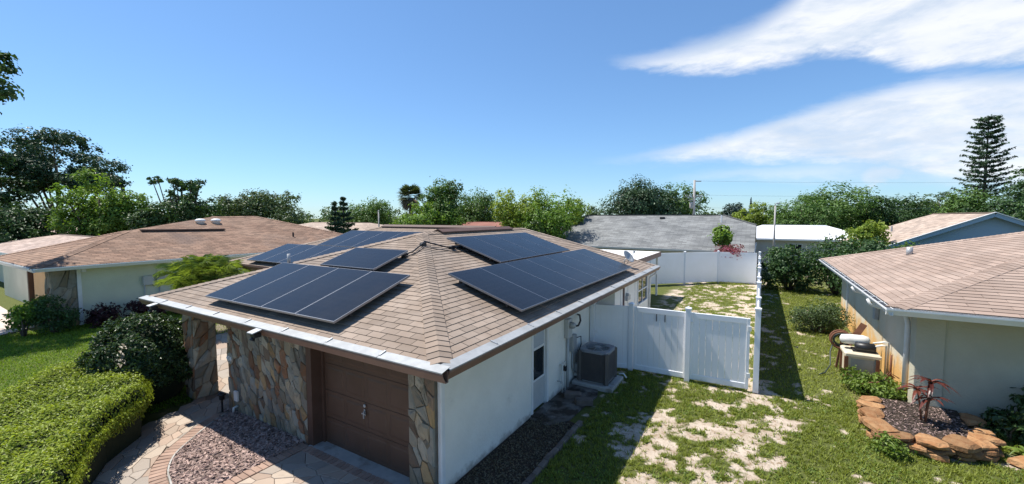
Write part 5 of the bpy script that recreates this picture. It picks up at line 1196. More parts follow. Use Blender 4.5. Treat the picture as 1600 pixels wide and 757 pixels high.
shrub('weed_clump', 'leafy green weeds growing against the planter front', 2.15, 10.05, 0, .32, .36, 53, 'weed', 500, .08, 'weeds', nb=7)
shrub('weed_clump', 'tangle of green weeds below the pump and its pipes', 2.45, 13.4, 0, .75, .55, 54, 'weed', 1400, .10, 'weeds', nb=14)
shrub('weed_clump', 'low green weeds between the pump box and the stone planter', 2.8, 12.75, 0, .5, .42, 55, 'weed', 800, .09, 'weeds', nb=10)
shrub('round_bush', 'rounded dark green bush beside the right house wall', 2.02, 19.4, 0, 1.0, 1.15, 56, 'olive', 5200, .085, 'bush', nb=26, br=(.38, .5))

# pump equipment on the right wall
pu = thing('pump_box', 'cream plastic equipment box on wooden legs against the right house wall', 'equipment box', (2.62, 14.6, 0))
MB().cbox(2.30, 2.98, 14.25, 14.95, .10, .62, .02).build('box', M['cream_plastic'], pu)
MB().cbox(2.25, 3.03, 14.20, 15.0, .625, .72, .03).build('lid', M['cream_plastic'], pu)
for x in (2.28, 2.94):
    for y in (14.22, 14.92): MB().box(x - .03, x + .05, y - .03, y + .05, 0, .6).build('leg', M['rust'], pu)
MB().box(2.40, 2.88, 14.235, 14.249, .22, .56).build('front_panel', M['galv'], pu)
pm = thing('water_pump', 'black water pump with white tank sitting on the cream box', 'pump', (2.62, 14.6, .72))
MB().lathe([(.05, -.22), (.13, -.20), (.13, .18), (.10, .22)], (2.72, 14.5, .84), 16, (1, 0, 0)).build('motor', M['black_plastic'], pm, True)
MB().lathe([(.04, -.36), (.12, -.32), (.14, -.15), (.14, .15), (.11, .26), (.04, .30)], (2.55, 14.66, .99), 16, (1, -.1, .05)).build('tank', M['white_plastic'], pm, True)
MB().box(2.45, 2.95, 14.38, 14.75, .725, .76).build('mounting_plate', M['dark_metal'], pm)
MB().tube([(2.9, 14.45, .9), (3.05, 14.4, .98), (3.14, 14.4, .98), (3.14, 14.4, .05)], .024, 8).build('pipe', M['white_plastic'], pm, True)
MB().tube([(2.9, 14.6, .96), (3.12, 14.55, 1.04), (3.22, 14.55, 1.04), (3.22, 14.55, .1)], .022, 8).build('pipe', M['white_plastic'], pm, True)
MB().tube([(3.2, 14.2, .8), (3.2, 14.2, .05)], .02, 8).build('valve_stem', M['rust'], pm, True)
hr = thing('hose_reel', 'rusty garden hose reel leaning beside the pump box', 'hose reel', (2.3, 15.0, 0))
MB().tube([(2.28 + .24 * math.cos(a_ * math.pi / 10), 15.02, .84 + .24 * math.sin(a_ * math.pi / 10)) for a_ in range(21)], .03, 6, False).tube([(2.28 + .24 * math.cos(a_ * math.pi / 10), 15.22, .84 + .24 * math.sin(a_ * math.pi / 10)) for a_ in range(21)], .03, 6, False).build('rim', M['rust'], hr, True)
hs = MB()
for i in range(4): hs.tube([(2.28 + .17 * math.cos(a_ * math.pi / 8), 15.05 + i * .045, .84 + .17 * math.sin(a_ * math.pi / 8)) for a_ in range(17)], .022, 6, False)
hs.tube([(2.12, 15.1, .8), (2.02, 14.9, .5), (2.0, 14.6, .2), (1.85, 14.3, .04), (1.7, 14.1, .03)], .018, 6); hs.build('hose', M['hose'], hr, True)
MB().beam((2.2, 15.12, 0), (2.3, 15.12, .84), .05, .05).beam((2.42, 15.16, 0), (2.3, 15.16, .84), .05, .05).build('stand', M['rust'], hr)
tag(link('plank', MB().beam((2.55, 15.35, .75), (2.85, 15.5, 1.28), .16, .04, (0, -1, .4)).mesh('plank', M['rust'])), 'weathered brown plank leaning on the right wall behind the pump', 'plank')
br_ = thing('broken_branches', 'dry brown sticks and scrap lying at the foot of the right wall', 'sticks', (3.0, 13.5, 0)); sb = MB(); rng = random.Random(9)
for i in range(9):
    a_ = rng.uniform(0, 6.28); x, y = 2.95 + rng.uniform(-.2, .2), 13.4 + rng.uniform(-.35, .35); l_ = rng.uniform(.25, .5); z = rng.uniform(.2, .45)
    sb.tube([(x, y, z - .15), (x + l_ * .5 * math.cos(a_), y + l_ * .5 * math.sin(a_), z + .12), (x + l_ * math.cos(a_), y + l_ * math.sin(a_), z)], .014, 5)
sb.build('sticks', M['rust'], br_)

for o in (pu, pm, hr, br_): o.location.x -= .17
bpy.data.objects['plank'].location.x -= .17

# ------------------------------------------------------------------ clipped hedge and round bush on the left
def in_poly(x, y, P):
    c = np.zeros(len(x), bool)
    for i in range(len(P)):
        (x0, y0), (x1, y1) = P[i], P[(i + 1) % len(P)]
        k = ((y0 > y) != (y1 > y)) & (x < (x1 - x0) * (y - y0) / (y1 - y0 + 1e-12) + x0); c ^= k
    return c
hed = thing('hedge', 'low clipped yellow-green hedge along the left edge of the path', 'hedge', (-11, 1.8, 0))
HP = [(-14.05, 2.75), (-13.7, 3.1), (-12.6, 3.5), (-11.5, 3.62), (-10.5, 3.3), (-9.75, 2.5), (-8.9, 2.0), (-8.2, 1.72), (-7.1, 1.3), (-6.6, -.2), (-9.3, -.3), (-12.3, 1.5)]
def hedge_top(x, y):
    d = np.full(len(x), 9.0)
    for i in range(len(HP)):
        (x0, y0), (x1, y1) = HP[i], HP[(i + 1) % len(HP)]; tx, ty = x1 - x0, y1 - y0; l2 = tx * tx + ty * ty
        t_ = np.clip(((x - x0) * tx + (y - y0) * ty) / l2, 0, 1); d = np.minimum(d, np.hypot(x - x0 - t_ * tx, y - y0 - t_ * ty))
    ins = in_poly(x, y, HP); e = np.clip(d / .16, 0, 1); prof = np.sqrt(np.clip(1 - (1 - e) ** 2, 0, 1))
    return ins, (.42 + .55 * prof) + (fbm(x, y, 2.0, 5) - .5) * .44
g = np.random.default_rng(61)
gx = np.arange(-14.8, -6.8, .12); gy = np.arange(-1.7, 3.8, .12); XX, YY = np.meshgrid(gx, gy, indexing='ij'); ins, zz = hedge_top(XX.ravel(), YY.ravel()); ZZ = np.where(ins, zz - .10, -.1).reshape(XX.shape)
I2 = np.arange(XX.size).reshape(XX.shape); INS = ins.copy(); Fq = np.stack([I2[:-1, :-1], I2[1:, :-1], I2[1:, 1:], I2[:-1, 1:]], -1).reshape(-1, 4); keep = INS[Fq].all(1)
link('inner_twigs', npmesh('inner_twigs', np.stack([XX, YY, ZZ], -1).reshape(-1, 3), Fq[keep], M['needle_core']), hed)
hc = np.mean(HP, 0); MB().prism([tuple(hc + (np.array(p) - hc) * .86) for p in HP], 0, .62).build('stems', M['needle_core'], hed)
n = 75000; x = g.uniform(-14.7, -6.9, n); y = g.uniform(-1.0, 3.7, n); ins, zz = hedge_top(x, y); x = x[ins]; y = y[ins]; zz = zz[ins]
P = np.stack([x, y, zz + g.normal(0, .03, len(x)) + np.where(g.random(len(x)) < .06, g.uniform(0, .13, len(x)), 0)], 1)
e_ = .05; _, zx = hedge_top(x + e_, y); _, zy = hedge_top(x, y + e_); nrm_ = norm(np.stack([-(zx - zz) / e_, -(zy - zz) / e_, np.ones(len(x))], 1))
# sides of the hedge
Ps = []; Ns = []
for i in range(len(HP)):
    a_, b_ = np.array(HP[i]), np.array(HP[(i + 1) % len(HP)]); l_ = np.hypot(*(b_ - a_)); m_ = int(l_ * 1900); u = g.random((m_, 1)); q = a_ + (b_ - a_) * u; d = (b_ - a_) / l_
    nn = np.array([-d[1], d[0]]); mid = np.mean(HP, 0)
    if np.dot(nn, (a_ + b_) / 2 - mid) < 0: nn = -nn
    zs = g.uniform(.08, .78, m_) ** .8; q = q + nn * (-.62 * np.clip(.66 - zs, 0, 1)[:, None] + g.normal(0, .035, (m_, 1)) - .02 + .10 * (fbm(q[:, :1] * 1.0, zs[:, None] * 2, 2.0, 3) - .5))
    Ps.append(np.column_stack([q, zs])); Ns.append(np.tile([nn[0], nn[1], .25], (m_, 1)))
P = np.vstack([P] + Ps); nrm_ = np.vstack([nrm_] + Ns)
V, F = leafcards(g, P, .056, .034, nrm_, .68, .2, .2)
tone_ = np.clip(.45 * g.random(len(P)) + .7 * fbm(P[:, 0], P[:, 1], 2.0, 3) - .12, 0, 1)
link('foliage', npmesh('foliage', V, F, L['hedge'], tone_), hed)
bu = thing('round_bush', 'dark rounded bush between hedge and stone column', 'bush', (-13.1, 3.95, 0)); g = np.random.default_rng(62)
n = 16000; d = norm(g.normal(size=(n, 3))); d[:, 2] = np.abs(d[:, 2]) * np.where(g.random(n) < .25, -.35, 1); rr = 1 + (fbm(d[:, 0] * 2 + 5, d[:, 1] * 2 + d[:, 2] * 2 + 5, 1.6, 4) - .5) * .5 + g.normal(0, .035, n)
P = np.array([-12.85, 3.95, .72]) + d * rr[:, None] * np.array([1.22, 1.05, 1.18]); P[:, 2] = np.maximum(P[:, 2], .04)
V, F = leafcards(g, P, .085, .05, d, .55, .2, .15); link('foliage', npmesh('foliage', V, F, L['bush'], g.random(n)), bu)
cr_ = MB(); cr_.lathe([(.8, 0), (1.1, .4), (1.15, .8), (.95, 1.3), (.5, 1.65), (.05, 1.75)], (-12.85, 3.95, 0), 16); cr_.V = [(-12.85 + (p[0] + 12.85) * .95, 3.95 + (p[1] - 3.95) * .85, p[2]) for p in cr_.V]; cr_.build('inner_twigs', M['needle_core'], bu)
db = MB(); rng = random.Random(3)
for i in range(14): strap_leaf(db, (-11.98 + rng.uniform(-.06, .06), 3.3 + rng.uniform(-.05, .05), 1.15 + i * .035), (1, rng.uniform(-1, .5), rng.uniform(-.5, .8)), .13, .05, .6, rng.random())
db.build('dead_twig', L['dead'], bu)
shrub('shrub', 'small bright shrub in the courtyard seen past the stone column', -16.6, 9.0, 0, .9, 1.0, 63, 'mid', 900, .12, nb=10)

# areca palm in the courtyard
pa = thing('areca_palm', 'bushy feathery palm growing between the two houses', 'palm', (-17.9, 7.4, 0)); g = np.random.default_rng(64); lf = []; vv = []; st = MB()
for i in range(80):
    an = g.uniform(0, 2 * math.pi); e = g.uniform(.55, 1.5); ln = g.uniform(1.1, 1.8); b0 = np.array([-17.9, 7.4, 0]) + np.array([g.normal(0, .28), g.normal(0, .28), g.uniform(1.0, 2.4)]); d = np.array([math.cos(an) * math.cos(e), math.sin(an) * math.cos(e), math.sin(e)]); pts = []
    for k_ in range(9):
        t_ = k_ / 8; pts.append(b0 + d * ln * t_ - np.array([0, 0, .58 * ln * t_ ** 2.2]))
    st.tube([tuple(p) for p in pts], [.018 - .0018 * k_ for k_ in range(9)], 4); hd_ = np.array([-math.sin(an), math.cos(an), 0])
    tv = g.random()
    for k_ in np.linspace(.15, 1, 34):
        f_ = k_ * 8; i0 = min(int(f_), 7); p = pts[i0] + (pts[i0 + 1] - pts[i0]) * (f_ - i0); tg = pts[i0 + 1] - pts[i0]; tg = tg / np.linalg.norm(tg)
        for sg in (-1, 1):
            dr = hd_ * sg * .8 + tg * .55 + np.array([0, 0, -.25]) + g.normal(0, .1, 3); dr = dr / np.linalg.norm(dr); ll = .50 * math.sin(math.pi * (.15 + .8 * k_)) + .08; w_ = tg * .011
            lf += [p - w_, p + dr * ll * .55 + w_ + np.array([0, 0, .02]), p + dr * ll - np.array([0, 0, .08 * ll]), p + dr * ll * .5 - w_]; vv.append(min(1, .5 * tv + .5 * g.random()))
for i in range(12): st.tube([(-17.9 + g.normal(0, .2), 7.4 + g.normal(0, .2), 0), (-17.9 + g.normal(0, .3), 7.4 + g.normal(0, .3), 1.6)], [.045, .03], 6)
lf = np.array(lf); link('fronds', npmesh('fronds', lf, np.arange(len(lf)).reshape(-1, 4), L['palm'], vv), pa); st.build('stems', L['weed'], pa)
# plants along the neighbour wall
GA = 'plants at the left neighbour'
shrub('shrub', 'dense dark shrub in front of the left neighbour stone pillar', -22.95, 4.5, 0, .68, 1.4, 71, 'dark', 2200, .11, group=GA, nb=16)
shrub('shrub', 'light green leafy shrub beside the left neighbour driveway', -23.2, 3.75, 0, .55, 1.35, 72, 'bright', 1300, .12, group=GA, nb=10)
shrub('shrub', 'small sunlit shrub at the far left driveway planter', -26.9, 5.0, .4, .5, .55, 73, 'mid', 700, .11, group=GA, nb=8)
shrub('purple_shrub', 'dark purple-leaved shrub under the left neighbour wall, nearest the pillar', -22.9, 5.85, 0, .62, .85, 74, 'purple', 1300, .11, group=GA, nb=12)
shrub('purple_shrub', 'dark purple-leaved shrub under the electric boxes on the left neighbour wall', -22.7, 7.2, 0, .8, .85, 75, 'purple', 1600, .11, group=GA, nb=12)
shrub('purple_shrub', 'dark purple-leaved shrub below the feathery palm', -22.5, 8.6, 0, .75, .85, 76, 'purple', 1500, .11, group=GA, nb=12)

# ------------------------------------------------------------------ right-hand rear hedge, climbers
GH = 'shrubs along the right-hand rear boundary'
shrub('tall_shrub', 'big dark leafy shrub next to the far end of the side fence', 1.6, 30.0, 0, 1.65, 2.75, 81, 'dark', 5200, .17, group=GH, nb=24)
shrub('tall_shrub', 'big dark leafy shrub behind the right house, middle of the row', 3.9, 29.4, 0, 1.9, 3.3, 82, 'dark', 6000, .17, group=GH, nb=24)
shrub('tall_shrub', 'tall bright green shrub rising beside the right house roof corner', 4.7, 26.8, 0, 1.5, 3.5, 83, 'dark', 5200, .16, group=GH, nb=22)
shrub('tall_shrub', 'yellow-green climber towering over the rear shrubs', 5.2, 30.6, 0, 1.15, 4.9, 84, 'yellow', 4200, .19, group=GH, nb=26)
shrub('tall_shrub', 'leafy green shrub showing over the ridge of the right house', 7.6, 29.0, 0, 1.7, 3.35, 85, 'mid', 3600, .18, group=GH, nb=20)
shrub('tall_shrub', 'light green shrub poking above the right house roof near the blue gable', 9.4, 28.2, 0, 1.0, 3.5, 86, 'bright', 2000, .17, group=GH, nb=14)
shrub('bougainvillea', 'magenta flowering bougainvillea spilling over the back fence', -1.7, 31.75, 1.35, 1.35, 1.2, 87, 'magenta', 2600, .12, 'vine', nb=16)
tree('young_tree', 'small bright papaya-like tree behind the back fence', -2.1, 33.0, 3.75, .72, 1.6, 88, 'bright', None, .06, 1500, .24, 9, ground=-.3)

# ------------------------------------------------------------------ trees
GT = 'trees behind the houses'
tree('pine_tree', 'tall dark umbrella-crowned pine standing above the left neighbour roofs', -60.6, 12.7, 12.7, 5.3, 6.3, 101, 'pine', GT, .36, 15000, .28, 64, (.13, .23), zsq=.5, rz=4.6, low=-.25)
tree('dark_tree', 'dark spreading tree at the left edge of the view', -55.5, 6.6, 10.2, 3.4, 2.0, 102, 'dark', GT, .3, 8000, .30, 22, (.25, .42))
tree('light_tree', 'light yellow-green tree in front of the umbrella pine', -46.5, 12.0, 8.0, 2.7, 2.6, 103, 'bright', GT, .25, 7000, .26, 20, (.25, .42))
tree('small_tree', 'low dark tree below the umbrella pine at far left', -50, 8.6, 5.4, 2.6, 1.5, 104, 'dark', GT, .2, 5000, .27, 16)
def conifer(name, label, x, y, top, r, seed, leaf, group, n=2600, base=0.0, ls=.25, bot=1.0):
    g = np.random.default_rng(seed); t_ = thing(name, label, 'tree', (x, y, base), group); u = g.random(n) ** .7; z = top - u * (top - bot); a_ = g.uniform(0, 6.283, n); rad = r * (u ** .8) * np.sqrt(g.uniform(.25, 1, n))
    P = np.column_stack([x + rad * np.cos(a_), y + rad * np.sin(a_), z]); o_ = np.column_stack([np.cos(a_), np.sin(a_), np.full(n, .2)])
    V, F = leafcards(g, P, ls, ls * .45, o_, .5); link('crown', npmesh('crown', V, F, L[leaf], g.random(n)), t_)
    MB().tube([(x, y, base), (x, y, top - .3)], [.18, .03], 7).build('trunk', M['bark'], t_)
conifer('cypress_tree', 'slim blue-green conifer right of the tall pine, the shorter of two', -72.1, 21, 9.1, 1.0, 105, 'blue', GT)
conifer('cypress_tree', 'slim blue-green conifer right of the tall pine, the taller of two', -79.9, 22.2, 11.0, 1.3, 106, 'blue', GT)
tree('frangipani_tree', 'dark tree with open leggy upper branches above the left neighbour roof', -43.0, 16.3, 6.2, 3.4, 2.5, 107, 'dark', GT, .25, 7000, .26, 20, (.25, .42))
def clump_tree(t_, pts, r, n, seed, leaf, ls):
    g = np.random.default_rng(seed); B_ = [(np.array(p), r * g.uniform(.7, 1.2)) for p in pts]; P, d, idx = blob_leaves(g, B_, n, .85, .2); V, F = leafcards(g, P, ls, ls * .45, d, .4); link('branch_tufts', npmesh('branch_tufts', V, F, L[leaf], g.random(n)), t_)
ft = bpy.data.objects['frangipani_tree']; g = np.random.default_rng(9); tips = []; lb = MB()
for i in range(22):
    a_ = i * .9; rr = g.uniform(.4, 2.0); p = (-43 + rr * math.cos(a_), 16.3 + rr * math.sin(a_), g.uniform(5.0, 7.6)); tips.append(p); lb.tube([(-43 + .6 * rr * math.cos(a_), 16.3 + .6 * rr * math.sin(a_), 4.6), p], [.06, .03], 5)
lb.build('upper_branches', M['bark'], ft); clump_tree(ft, tips, .46, 2600, 10, 'dark', .28)
tree('olive_tree', 'wide greyish olive-green tree behind the left neighbour ridge', -61.2, 33.4, 8.0, 5.6, 2.5, 108, 'olive', GT, .3, 7000, .36, 24, (.22, .4))
tree('olive_tree', 'smaller olive-green tree at the left of the wide grey-green one', -68.6, 31.0, 6.6, 3.2, 2, 109, 'olive', GT, .2, 3500, .36, 14)
tree('round_tree', 'round mid-green tree right of the small Norfolk pines', -41.9, 35.6, 6.5, 3.1, 2.2, 110, 'mid', GT, .25, 5500, .27, 18)
tree('leafy_tree', 'lush green tree directly behind the roof ridge vents', -27.5, 30.4, 5.7, 3.0, 2.2, 111, 'bright', GT, .2, 6000, .24, 20, (.25, .42))
tree('leafy_tree', 'irregular taller green tree with a lobed top beside the sabal palm', -27.6, 32.6, 8.0, 2.0, 2.5, 112, 'mid', GT, .2, 6000, .24, 18, (.28, .48), rz=3.0)
tree('leafy_tree', 'darker round tree behind the centre of the main roof', -29.3, 40.8, 7.6, 3.7, 2.5, 113, 'mid', GT, .25, 6500, .27, 22, (.25, .42))
tree('yellow_green_tree', 'bright yellow-green tree left of the grey roof, nearer of the pair', -19.9, 34.7, 6.9, 2.6, 2.0, 114, 'yellow', GT, .2, 6000, .24, 18)
tree('yellow_green_tree', 'bright yellow-green tree touching the left end of the grey roof', -16.6, 34.6, 6.9, 2.6, 1.6, 115, 'bright', GT, .2, 6500, .24, 20)
shrub('vine_mass', 'grey-green vines hanging below the yellow-green tree by the grey roof', -17.3, 33.0, 0, 1.8, 4.6, 116, 'sabal', 3200, .22, 'vine', nb=18)
tree('yellow_green_tree', 'small yellow-green tree farther back by the grey ridge', -16.5, 39.8, 6.1, 1.7, 2.5, 117, 'yellow', GT, .15, 3000, .26, 12)
tree('far_tree', 'tiny distant tree left of the big dark tree', -31.3, 86.1, 6.5, 2.2, 2, 118, 'olive', GT, .2, 1500, .4, 10)
tree('big_dark_tree', 'big dense dark green tree beyond the grey roof', -14.2, 59.1, 9.4, 4.9, 2.5, 119, 'pine', GT, .35, 12000, .34, 40, (.3, .45), shell=.6)
tree('big_dark_tree', 'lighter green tree attached to the right side of the big dark one', -10.2, 63.3, 9.0, 3.5, 2.5, 120, 'mid', GT, .3, 5000, .34, 18)
tree('far_tree', 'bluish clump of trees just right of the grey ridge end', -3.9, 85, 6.7, 2.9, 2, 121, 'blue', GT, .2, 2500, .4, 12)
tree('far_tree', 'yellow-olive tree with a dark spire behind it', -.9, 71.7, 6.5, 2.5, 2, 122, 'yellow', GT, .2, 3000, .32, 12)
conifer('spire_tree', 'thin dark spire conifer far behind the yellow-olive tree', -2.0, 109, 8.8, .9, 123, 'blue', GT, 900, ls=.35)
tree('leafy_tree', 'green tree left of the tallest one behind the lamp post', 4.9, 63.5, 6.9, 3.8, 1.5, 124, 'mid', GT, .25, 6000, .3, 20)
tree('leafy_tree', 'tallest green tree right of the lamp post', 8.8, 69.3, 8.5, 4.6, 1.5, 125, 'mid', GT, .3, 8000, .32, 24, (.22, .4))
tree('leafy_tree', 'green tree sloping down to the right of the tallest one', 12.8, 72, 7.0, 3.4, 1.5, 126, 'dark', GT, .25, 5000, .32, 16)
tree('leafy_tree', 'dark round tree above the tan gabled roof', 17.1, 80, 7.2, 3.7, 2, 127, 'dark', GT, .25, 5000, .34, 18)
tree('leafy_tree', 'loose olive tree left of the tall Norfolk pine', 23.3, 86, 7.8, 3.9, 2, 128, 'olive', GT, .25, 5000, .36, 18)
tree('leafy_tree', 'dark tree at the foot of the tall Norfolk pine', 19.0, 63.0, 7.2, 2.8, 1.5, 129, 'mid', GT, .25, 5000, .28, 16)
tree('leafy_tree', 'dark tree mass at the right edge of the view', 22.5, 58.0, 9.2, 3.2, 1.5, 130, 'dark', GT, .3, 7000, .28, 20)
tree('leafy_tree', 'lower dark tree between the gable and the right edge trees', 17.6, 52.0, 5.9, 2.6, 1, 131, 'dark', GT, .2, 4500, .26, 14)

def norfolk(label, x, y, top, r, bot, seed, levels, base=0.0, topw=.45, n_leaf=26, ls=.30):
    """whorled branches with upturned foliage sprays"""
    g = np.random.default_rng(seed); t_ = thing('norfolk_pine', label, 'tree', (x, y, base), 'Norfolk pines'); P = []; O = []; br = MB()
    for i in range(levels):
        f_ = i / (levels - 1); z0_ = bot + (top - bot) * f_; rl = r * (1 - (1 - topw) * f_ ** 1.3) if topw > .2 else r * (1 - .93 * f_); nb = 6
        for k_ in range(nb):
            a_ = 2 * math.pi * k_ / nb + i * .55 + g.uniform(-.15, .15); q = rl * g.uniform(.72, 1.12); z = z0_ + g.uniform(-.22, .22) * (top - bot) / levels; d = np.array([math.cos(a_), math.sin(a_), 0])
            e = np.array([x, y, z]) + d * q + np.array([0, 0, q * .22]); m_ = np.array([x, y, z]) + d * q * .5 - np.array([0, 0, q * .02]); br.tube([(x, y, z), tuple(m_), tuple(e)], [.035, .025, .012], 4)
            for s_ in g.uniform(.25, 1.05, n_leaf):
                p = np.array([x, y, z]) + d * q * s_ + np.array([0, 0, .22 * q * s_ * s_ - .02]); sd = np.array([-d[1], d[0], 0]); P.append(p + sd * g.normal(0, .07 + .07 * q) + np.array([0, 0, g.normal(.04, .05)])); O.append(d * .4 + np.array([0, 0, .9]))
    P = np.array(P); O = np.array(O); V, F = leafcards(g, P, ls, ls * .36, O, .4); link('crown', npmesh('crown', V, F, L['pine'], g.random(len(P))), t_)
    br.tube([(x, y, base), (x, y, top + .1)], [.26 if top > 10 else .12, .04], 8).build('trunk', M['bark'], t_)
norfolk('tall Norfolk pine with layered branches at the right', 21.0, 66.1, 15.0, 2.35, 6.6, 141, 17, n_leaf=46, ls=.40)
norfolk('small Norfolk pine behind the rear wing roof, left and shorter of two', -28.9, 21.1, 5.4, 1.05, 2.2, 142, 9, topw=.1, n_leaf=70, ls=.22)
norfolk('small Norfolk pine behind the rear wing roof, right and taller of two', -30.1, 22.8, 5.9, 1.5, 2.2, 143, 9, topw=.1, n_leaf=85, ls=.24)
# sabal palm
sp = thing('sabal_palm', 'fan palm with hanging grey dead fronds behind the roof ridge', 'palm', (-31.7, 32.3, 0)); g = np.random.default_rng(15); gr_ = []; gv = []; dd = []
MB().tube([(-31.7, 32.3, 0), (-31.65, 32.3, 3), (-31.7, 32.3, 6.4)], [.22, .18, .2], 10).build('trunk', M['bark_pale'], sp)
for i in range(130):
    el = g.uniform(-1.25, 1.3); an = g.uniform(0, 6.283); d = np.array([math.cos(an) * math.cos(el), math.sin(an) * math.cos(el), math.sin(el)]); c = np.array([-31.7, 32.3, 6.5]); st_ = .75 if el > -.3 else .6; hub = c + d * st_; sd = np.cross(d, [0, 0, 1]); sd /= np.linalg.norm(sd) + 1e-6
    tgt = gr_ if el > -.35 else dd
    for k_ in range(11):
        a2 = (k_ - 5) / 5 * 1.25; dr = d * math.cos(a2) + sd * math.sin(a2); ll = .95 * (1 - .25 * abs(a2) / 1.25) * g.uniform(.85, 1.1); w_ = np.cross(dr, np.cross(d, sd)) * .06; dp = np.array([0, 0, -.18 if el > -.35 else -.35]) * ll
        tgt += [hub - w_ * .3, hub + dr * ll * .5 + w_, hub + dr * ll + dp, hub + dr * ll * .5 - w_]
for nm, arr, mt in (('fronds', gr_, 'sabal'), ('dead_fronds', dd, 'dead')):
    arr = np.array(arr); link(nm, npmesh(nm, arr, np.arange(len(arr)).reshape(-1, 4), L[mt], g.random(len(arr) // 4)), sp)
# tree just outside the left edge whose branches enter the frame and shade the lawn
tree('shade_tree', 'tree at the far left whose leafy branches reach into the sky', -26.7, 1.15, 11.6, 3.1, 4.8, 150, 'dark', None, .26, 12000, .24, 34, (.14, .26), shell=.4)
# distant wood
g = np.random.default_rng(99); Pp = []; Rr = []
for i in range(420):
    an = R(g.uniform(-100, 40)); d = g.uniform(105, 190); Pp.append((d * math.sin(an), d * math.cos(an), g.uniform(1.5, 4.6))); Rr.append(g.uniform(2.2, 4.2))
P, d, idx = blob_leaves(g, list(zip([np.array(p) for p in Pp], Rr)), 42000, .9, .6); V, F = leafcards(g, P, .75, .5, d, .4)
tag(link('distant_wood', npmesh('distant_wood', V, F, L['olive'], np.clip(.5 * g.random(len(P)) + .5 * np.random.default_rng(1).random(len(Pp))[idx], 0, 1))), 'continuous far-off line of trees along the horizon', 'wood', kind='stuff')

# ------------------------------------------------------------------ poles and wires
up_ = thing('utility_pole', 'concrete utility pole with crossarms and transformer beyond the grey roof', 'utility pole', (-7.6, 59.5, -.5))
px_, py_ = -7.6, 59.5
MB().tube([(px_, py_, -.5), (px_, py_, 9.2)], [.2, .13], 10).build('pole', M['pole'], up_, True)
ux = V3((.86, .51, 0))
for z, a0, a1 in ((9.05, 0, .85), (7.0, -1.0, .95), (6.55, -.7, .2)): c = V3((px_, py_, z)); MB().beam(c + ux * a0, c + ux * a1, .11, .12).build('crossarm', M['pole'], up_)
c = V3((px_ - .3, py_ - .2, 5.9)); MB().lathe([(.2, -.45), (.23, -.3), (.23, .35), (.15, .45)], c, 14).build('transformer', M['pole'], up_, True)
for a_ in (-1.1, -.6, .5, 1.0): c = V3((px_, py_, 7.06)) + ux * a_; MB().lathe([(.05, 0), (.07, .08), (.05, .16), (.06, .22)], c, 10).build('insulator', M['conduit_grey'], up_, True)
MB().tube([tuple(V3((px_, py_, 6.95)) + ux * .9), tuple(V3((px_, py_, 6.1)) + ux * .75), tuple(V3((px_, py_, 5.8)) + ux * .2)], .035, 6).build('jumper', M['dark_metal'], up_)
for i, (z, lb) in enumerate(((9.1, 'topmost thin power line running right from the utility pole'), (7.25, 'thin power line running right from the middle crossarm'), (5.6, 'lowest thin cable running right from the utility pole'))):
    a_, b_ = V3((px_, py_, z)), V3((46, 96, z + .6)); tag(link('power_line', MB().tube([a_.lerp(b_, f_) - V3((0, 0, 1.5 * f_ * (1 - f_))) for f_ in np.linspace(0, 1, 14)], .012, 4).mesh('power_line', M['conduit_grey'])), lb, 'cable', 'power lines')
lp = thing('lamp_post', 'thin grey lamp post behind the right-hand shrubs', 'lamp post', (1.05, 42.5, 0))
MB().tube([(1.05, 42.5, 0), (1.05, 42.5, 5.35)], [.09, .06], 10).build('pole', M['pole'], lp, True); MB().tube([(1.05, 42.5, 5.3), (1.05, 42.5, 5.5), (1.2, 42.6, 5.58)], .03, 6).build('arm', M['pole'], lp); MB().cbox(1.12, 1.36, 42.5, 42.7, 5.5, 5.62, .03).build('lamp_head', M['galv'], lp)
p2 = thing('street_pole', 'short grey pole among the trees right of the small Norfolk pines', 'pole', (-31.5, 27.8, 0))
MB().tube([(-31.5, 27.8, 0), (-31.5, 27.8, 4.95)], [.08, .06], 8).build('pole', M['pole'], p2, True); MB().lathe([(.07, 0), (.08, .05), (.02, .1)], (-31.5, 27.8, 4.94), 10).build('cap', M['pole'], p2)

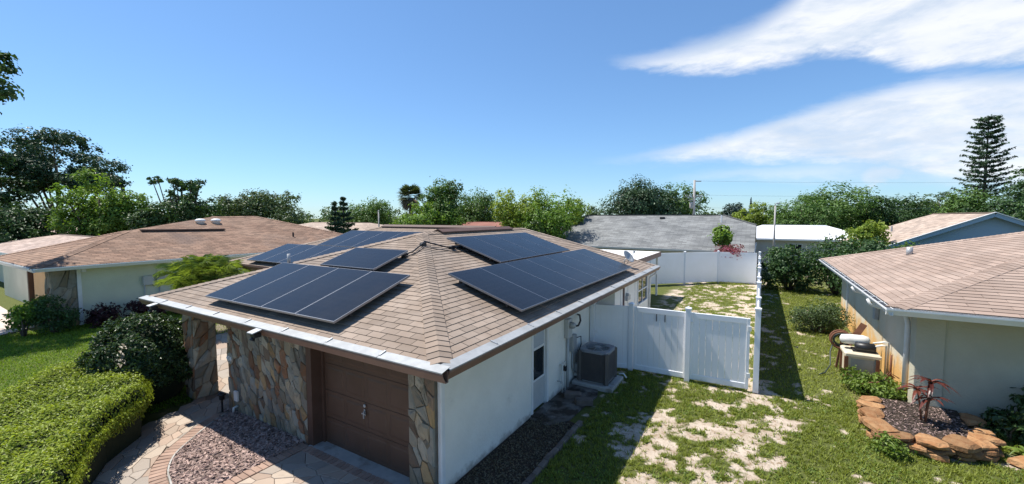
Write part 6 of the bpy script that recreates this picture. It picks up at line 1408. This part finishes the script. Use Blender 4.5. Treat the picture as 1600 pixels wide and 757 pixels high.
# ------------------------------------------------------------------ grass
g = np.random.default_rng(201)
def near_dens(x, y):
    bed = (x < -3.12) & (y < 10.0); return np.where(bed, 0, np.clip(grass_amount(x, y), .12, 1) ** 1.3)
Pn = scatter(g, 21000, -4.1, 6.5, 5.0, 12.4, near_dens); Pn = np.repeat(Pn, 9, 0) + g.normal(0, 1, (len(Pn) * 9, 3)) * np.array([.022, .022, 0])
V, F = blades(g, Pn, .03, .11, .0085)
tag(link('lawn_grass', npmesh('lawn_grass', V, F, L['grass'], np.clip(g.random(len(F)) * .6 + .5 * fbm(Pn[:, 0], Pn[:, 1], 1.4, 3) - .1, 0, 1))), 'patchy short green grass in the sandy side yard', 'grass', kind='stuff')
Pc = scatter(g, 26000, -3.1, 6.0, 5.0, 12.5, lambda x, y: near_dens(x, y) * (fbm(x + 7, y + 3, 1.7, 3) > .5)); V, F = leafcards(g, Pc + np.array([0, 0, .03]), .045, .03, None, 0, .15, 1.6)
tag(link('clover_weeds', npmesh('clover_weeds', V, F, L['weed'], g.random(len(F)))), 'broad-leaved weeds mixed into the side yard turf', 'weeds', kind='stuff')
Pd = scatter(g, 9000, -3.1, 3.5, 5.0, 12.2, lambda x, y: np.clip(1 - np.abs(near_dens(x, y) - .4) * 2.2, 0, 1) * .8); V, F = blades(g, Pd, .02, .06, .006)
tag(link('dry_grass', npmesh('dry_grass', V, F, L['dry'], g.random(len(F)))), 'dry straw-coloured grass around the sand patches', 'grass', kind='stuff')
Pf = scatter(g, 80000, -3.5, 6.5, 12.0, 32, lambda x, y: np.clip(grass_amount(x, y), 0, 1) * np.where((x > 2.4) & (y < 23), .3, 1)); V, F = blades(g, Pf, .05, .12, .013)
tag(link('back_lawn_grass', npmesh('back_lawn_grass', V, F, L['grass'], np.clip(g.random(len(F)) * .6 + .4 * fbm(Pf[:, 0], Pf[:, 1], .8, 3), 0, 1))), 'grass of the back yard and of the strip beyond the side fence', 'grass', kind='stuff')
def left_d(x, y): return (~in_poly(x, y, HP)) & (y > 1.0) & ~((x > -17.3) & (y > 4.9)) & ~((x > -11.6)) & ~((x < -24.0)) & (y < 9.2)
Pl_ = scatter(g, 130000, -24.2, -11.4, .8, 9.4, left_d); V, F = blades(g, Pl_, .04, .10, .011)
tag(link('front_lawn_grass', npmesh('front_lawn_grass', V, F, L['lawn'], np.clip(g.random(len(F)) * .6 + .4 * fbm(Pl_[:, 0], Pl_[:, 1], .8, 3), 0, 1))), 'bright green lawn between the hedge and the left neighbour', 'grass', kind='stuff')
g = np.random.default_rng(7); n = 2600; x = g.uniform(-4.15, -3.25, n); y = g.uniform(4.7, 8.0, n)
V, F = leafcards(g, np.stack([x, y, np.full(n, .022)], 1), .05, .022, None, 0, .15, 2.0)
tag(link('leaf_litter', npmesh('leaf_litter', V, F, L['dead'], g.random(n) * .5)), 'brown leaf litter on the dark soil bed', 'leaves', kind='stuff')
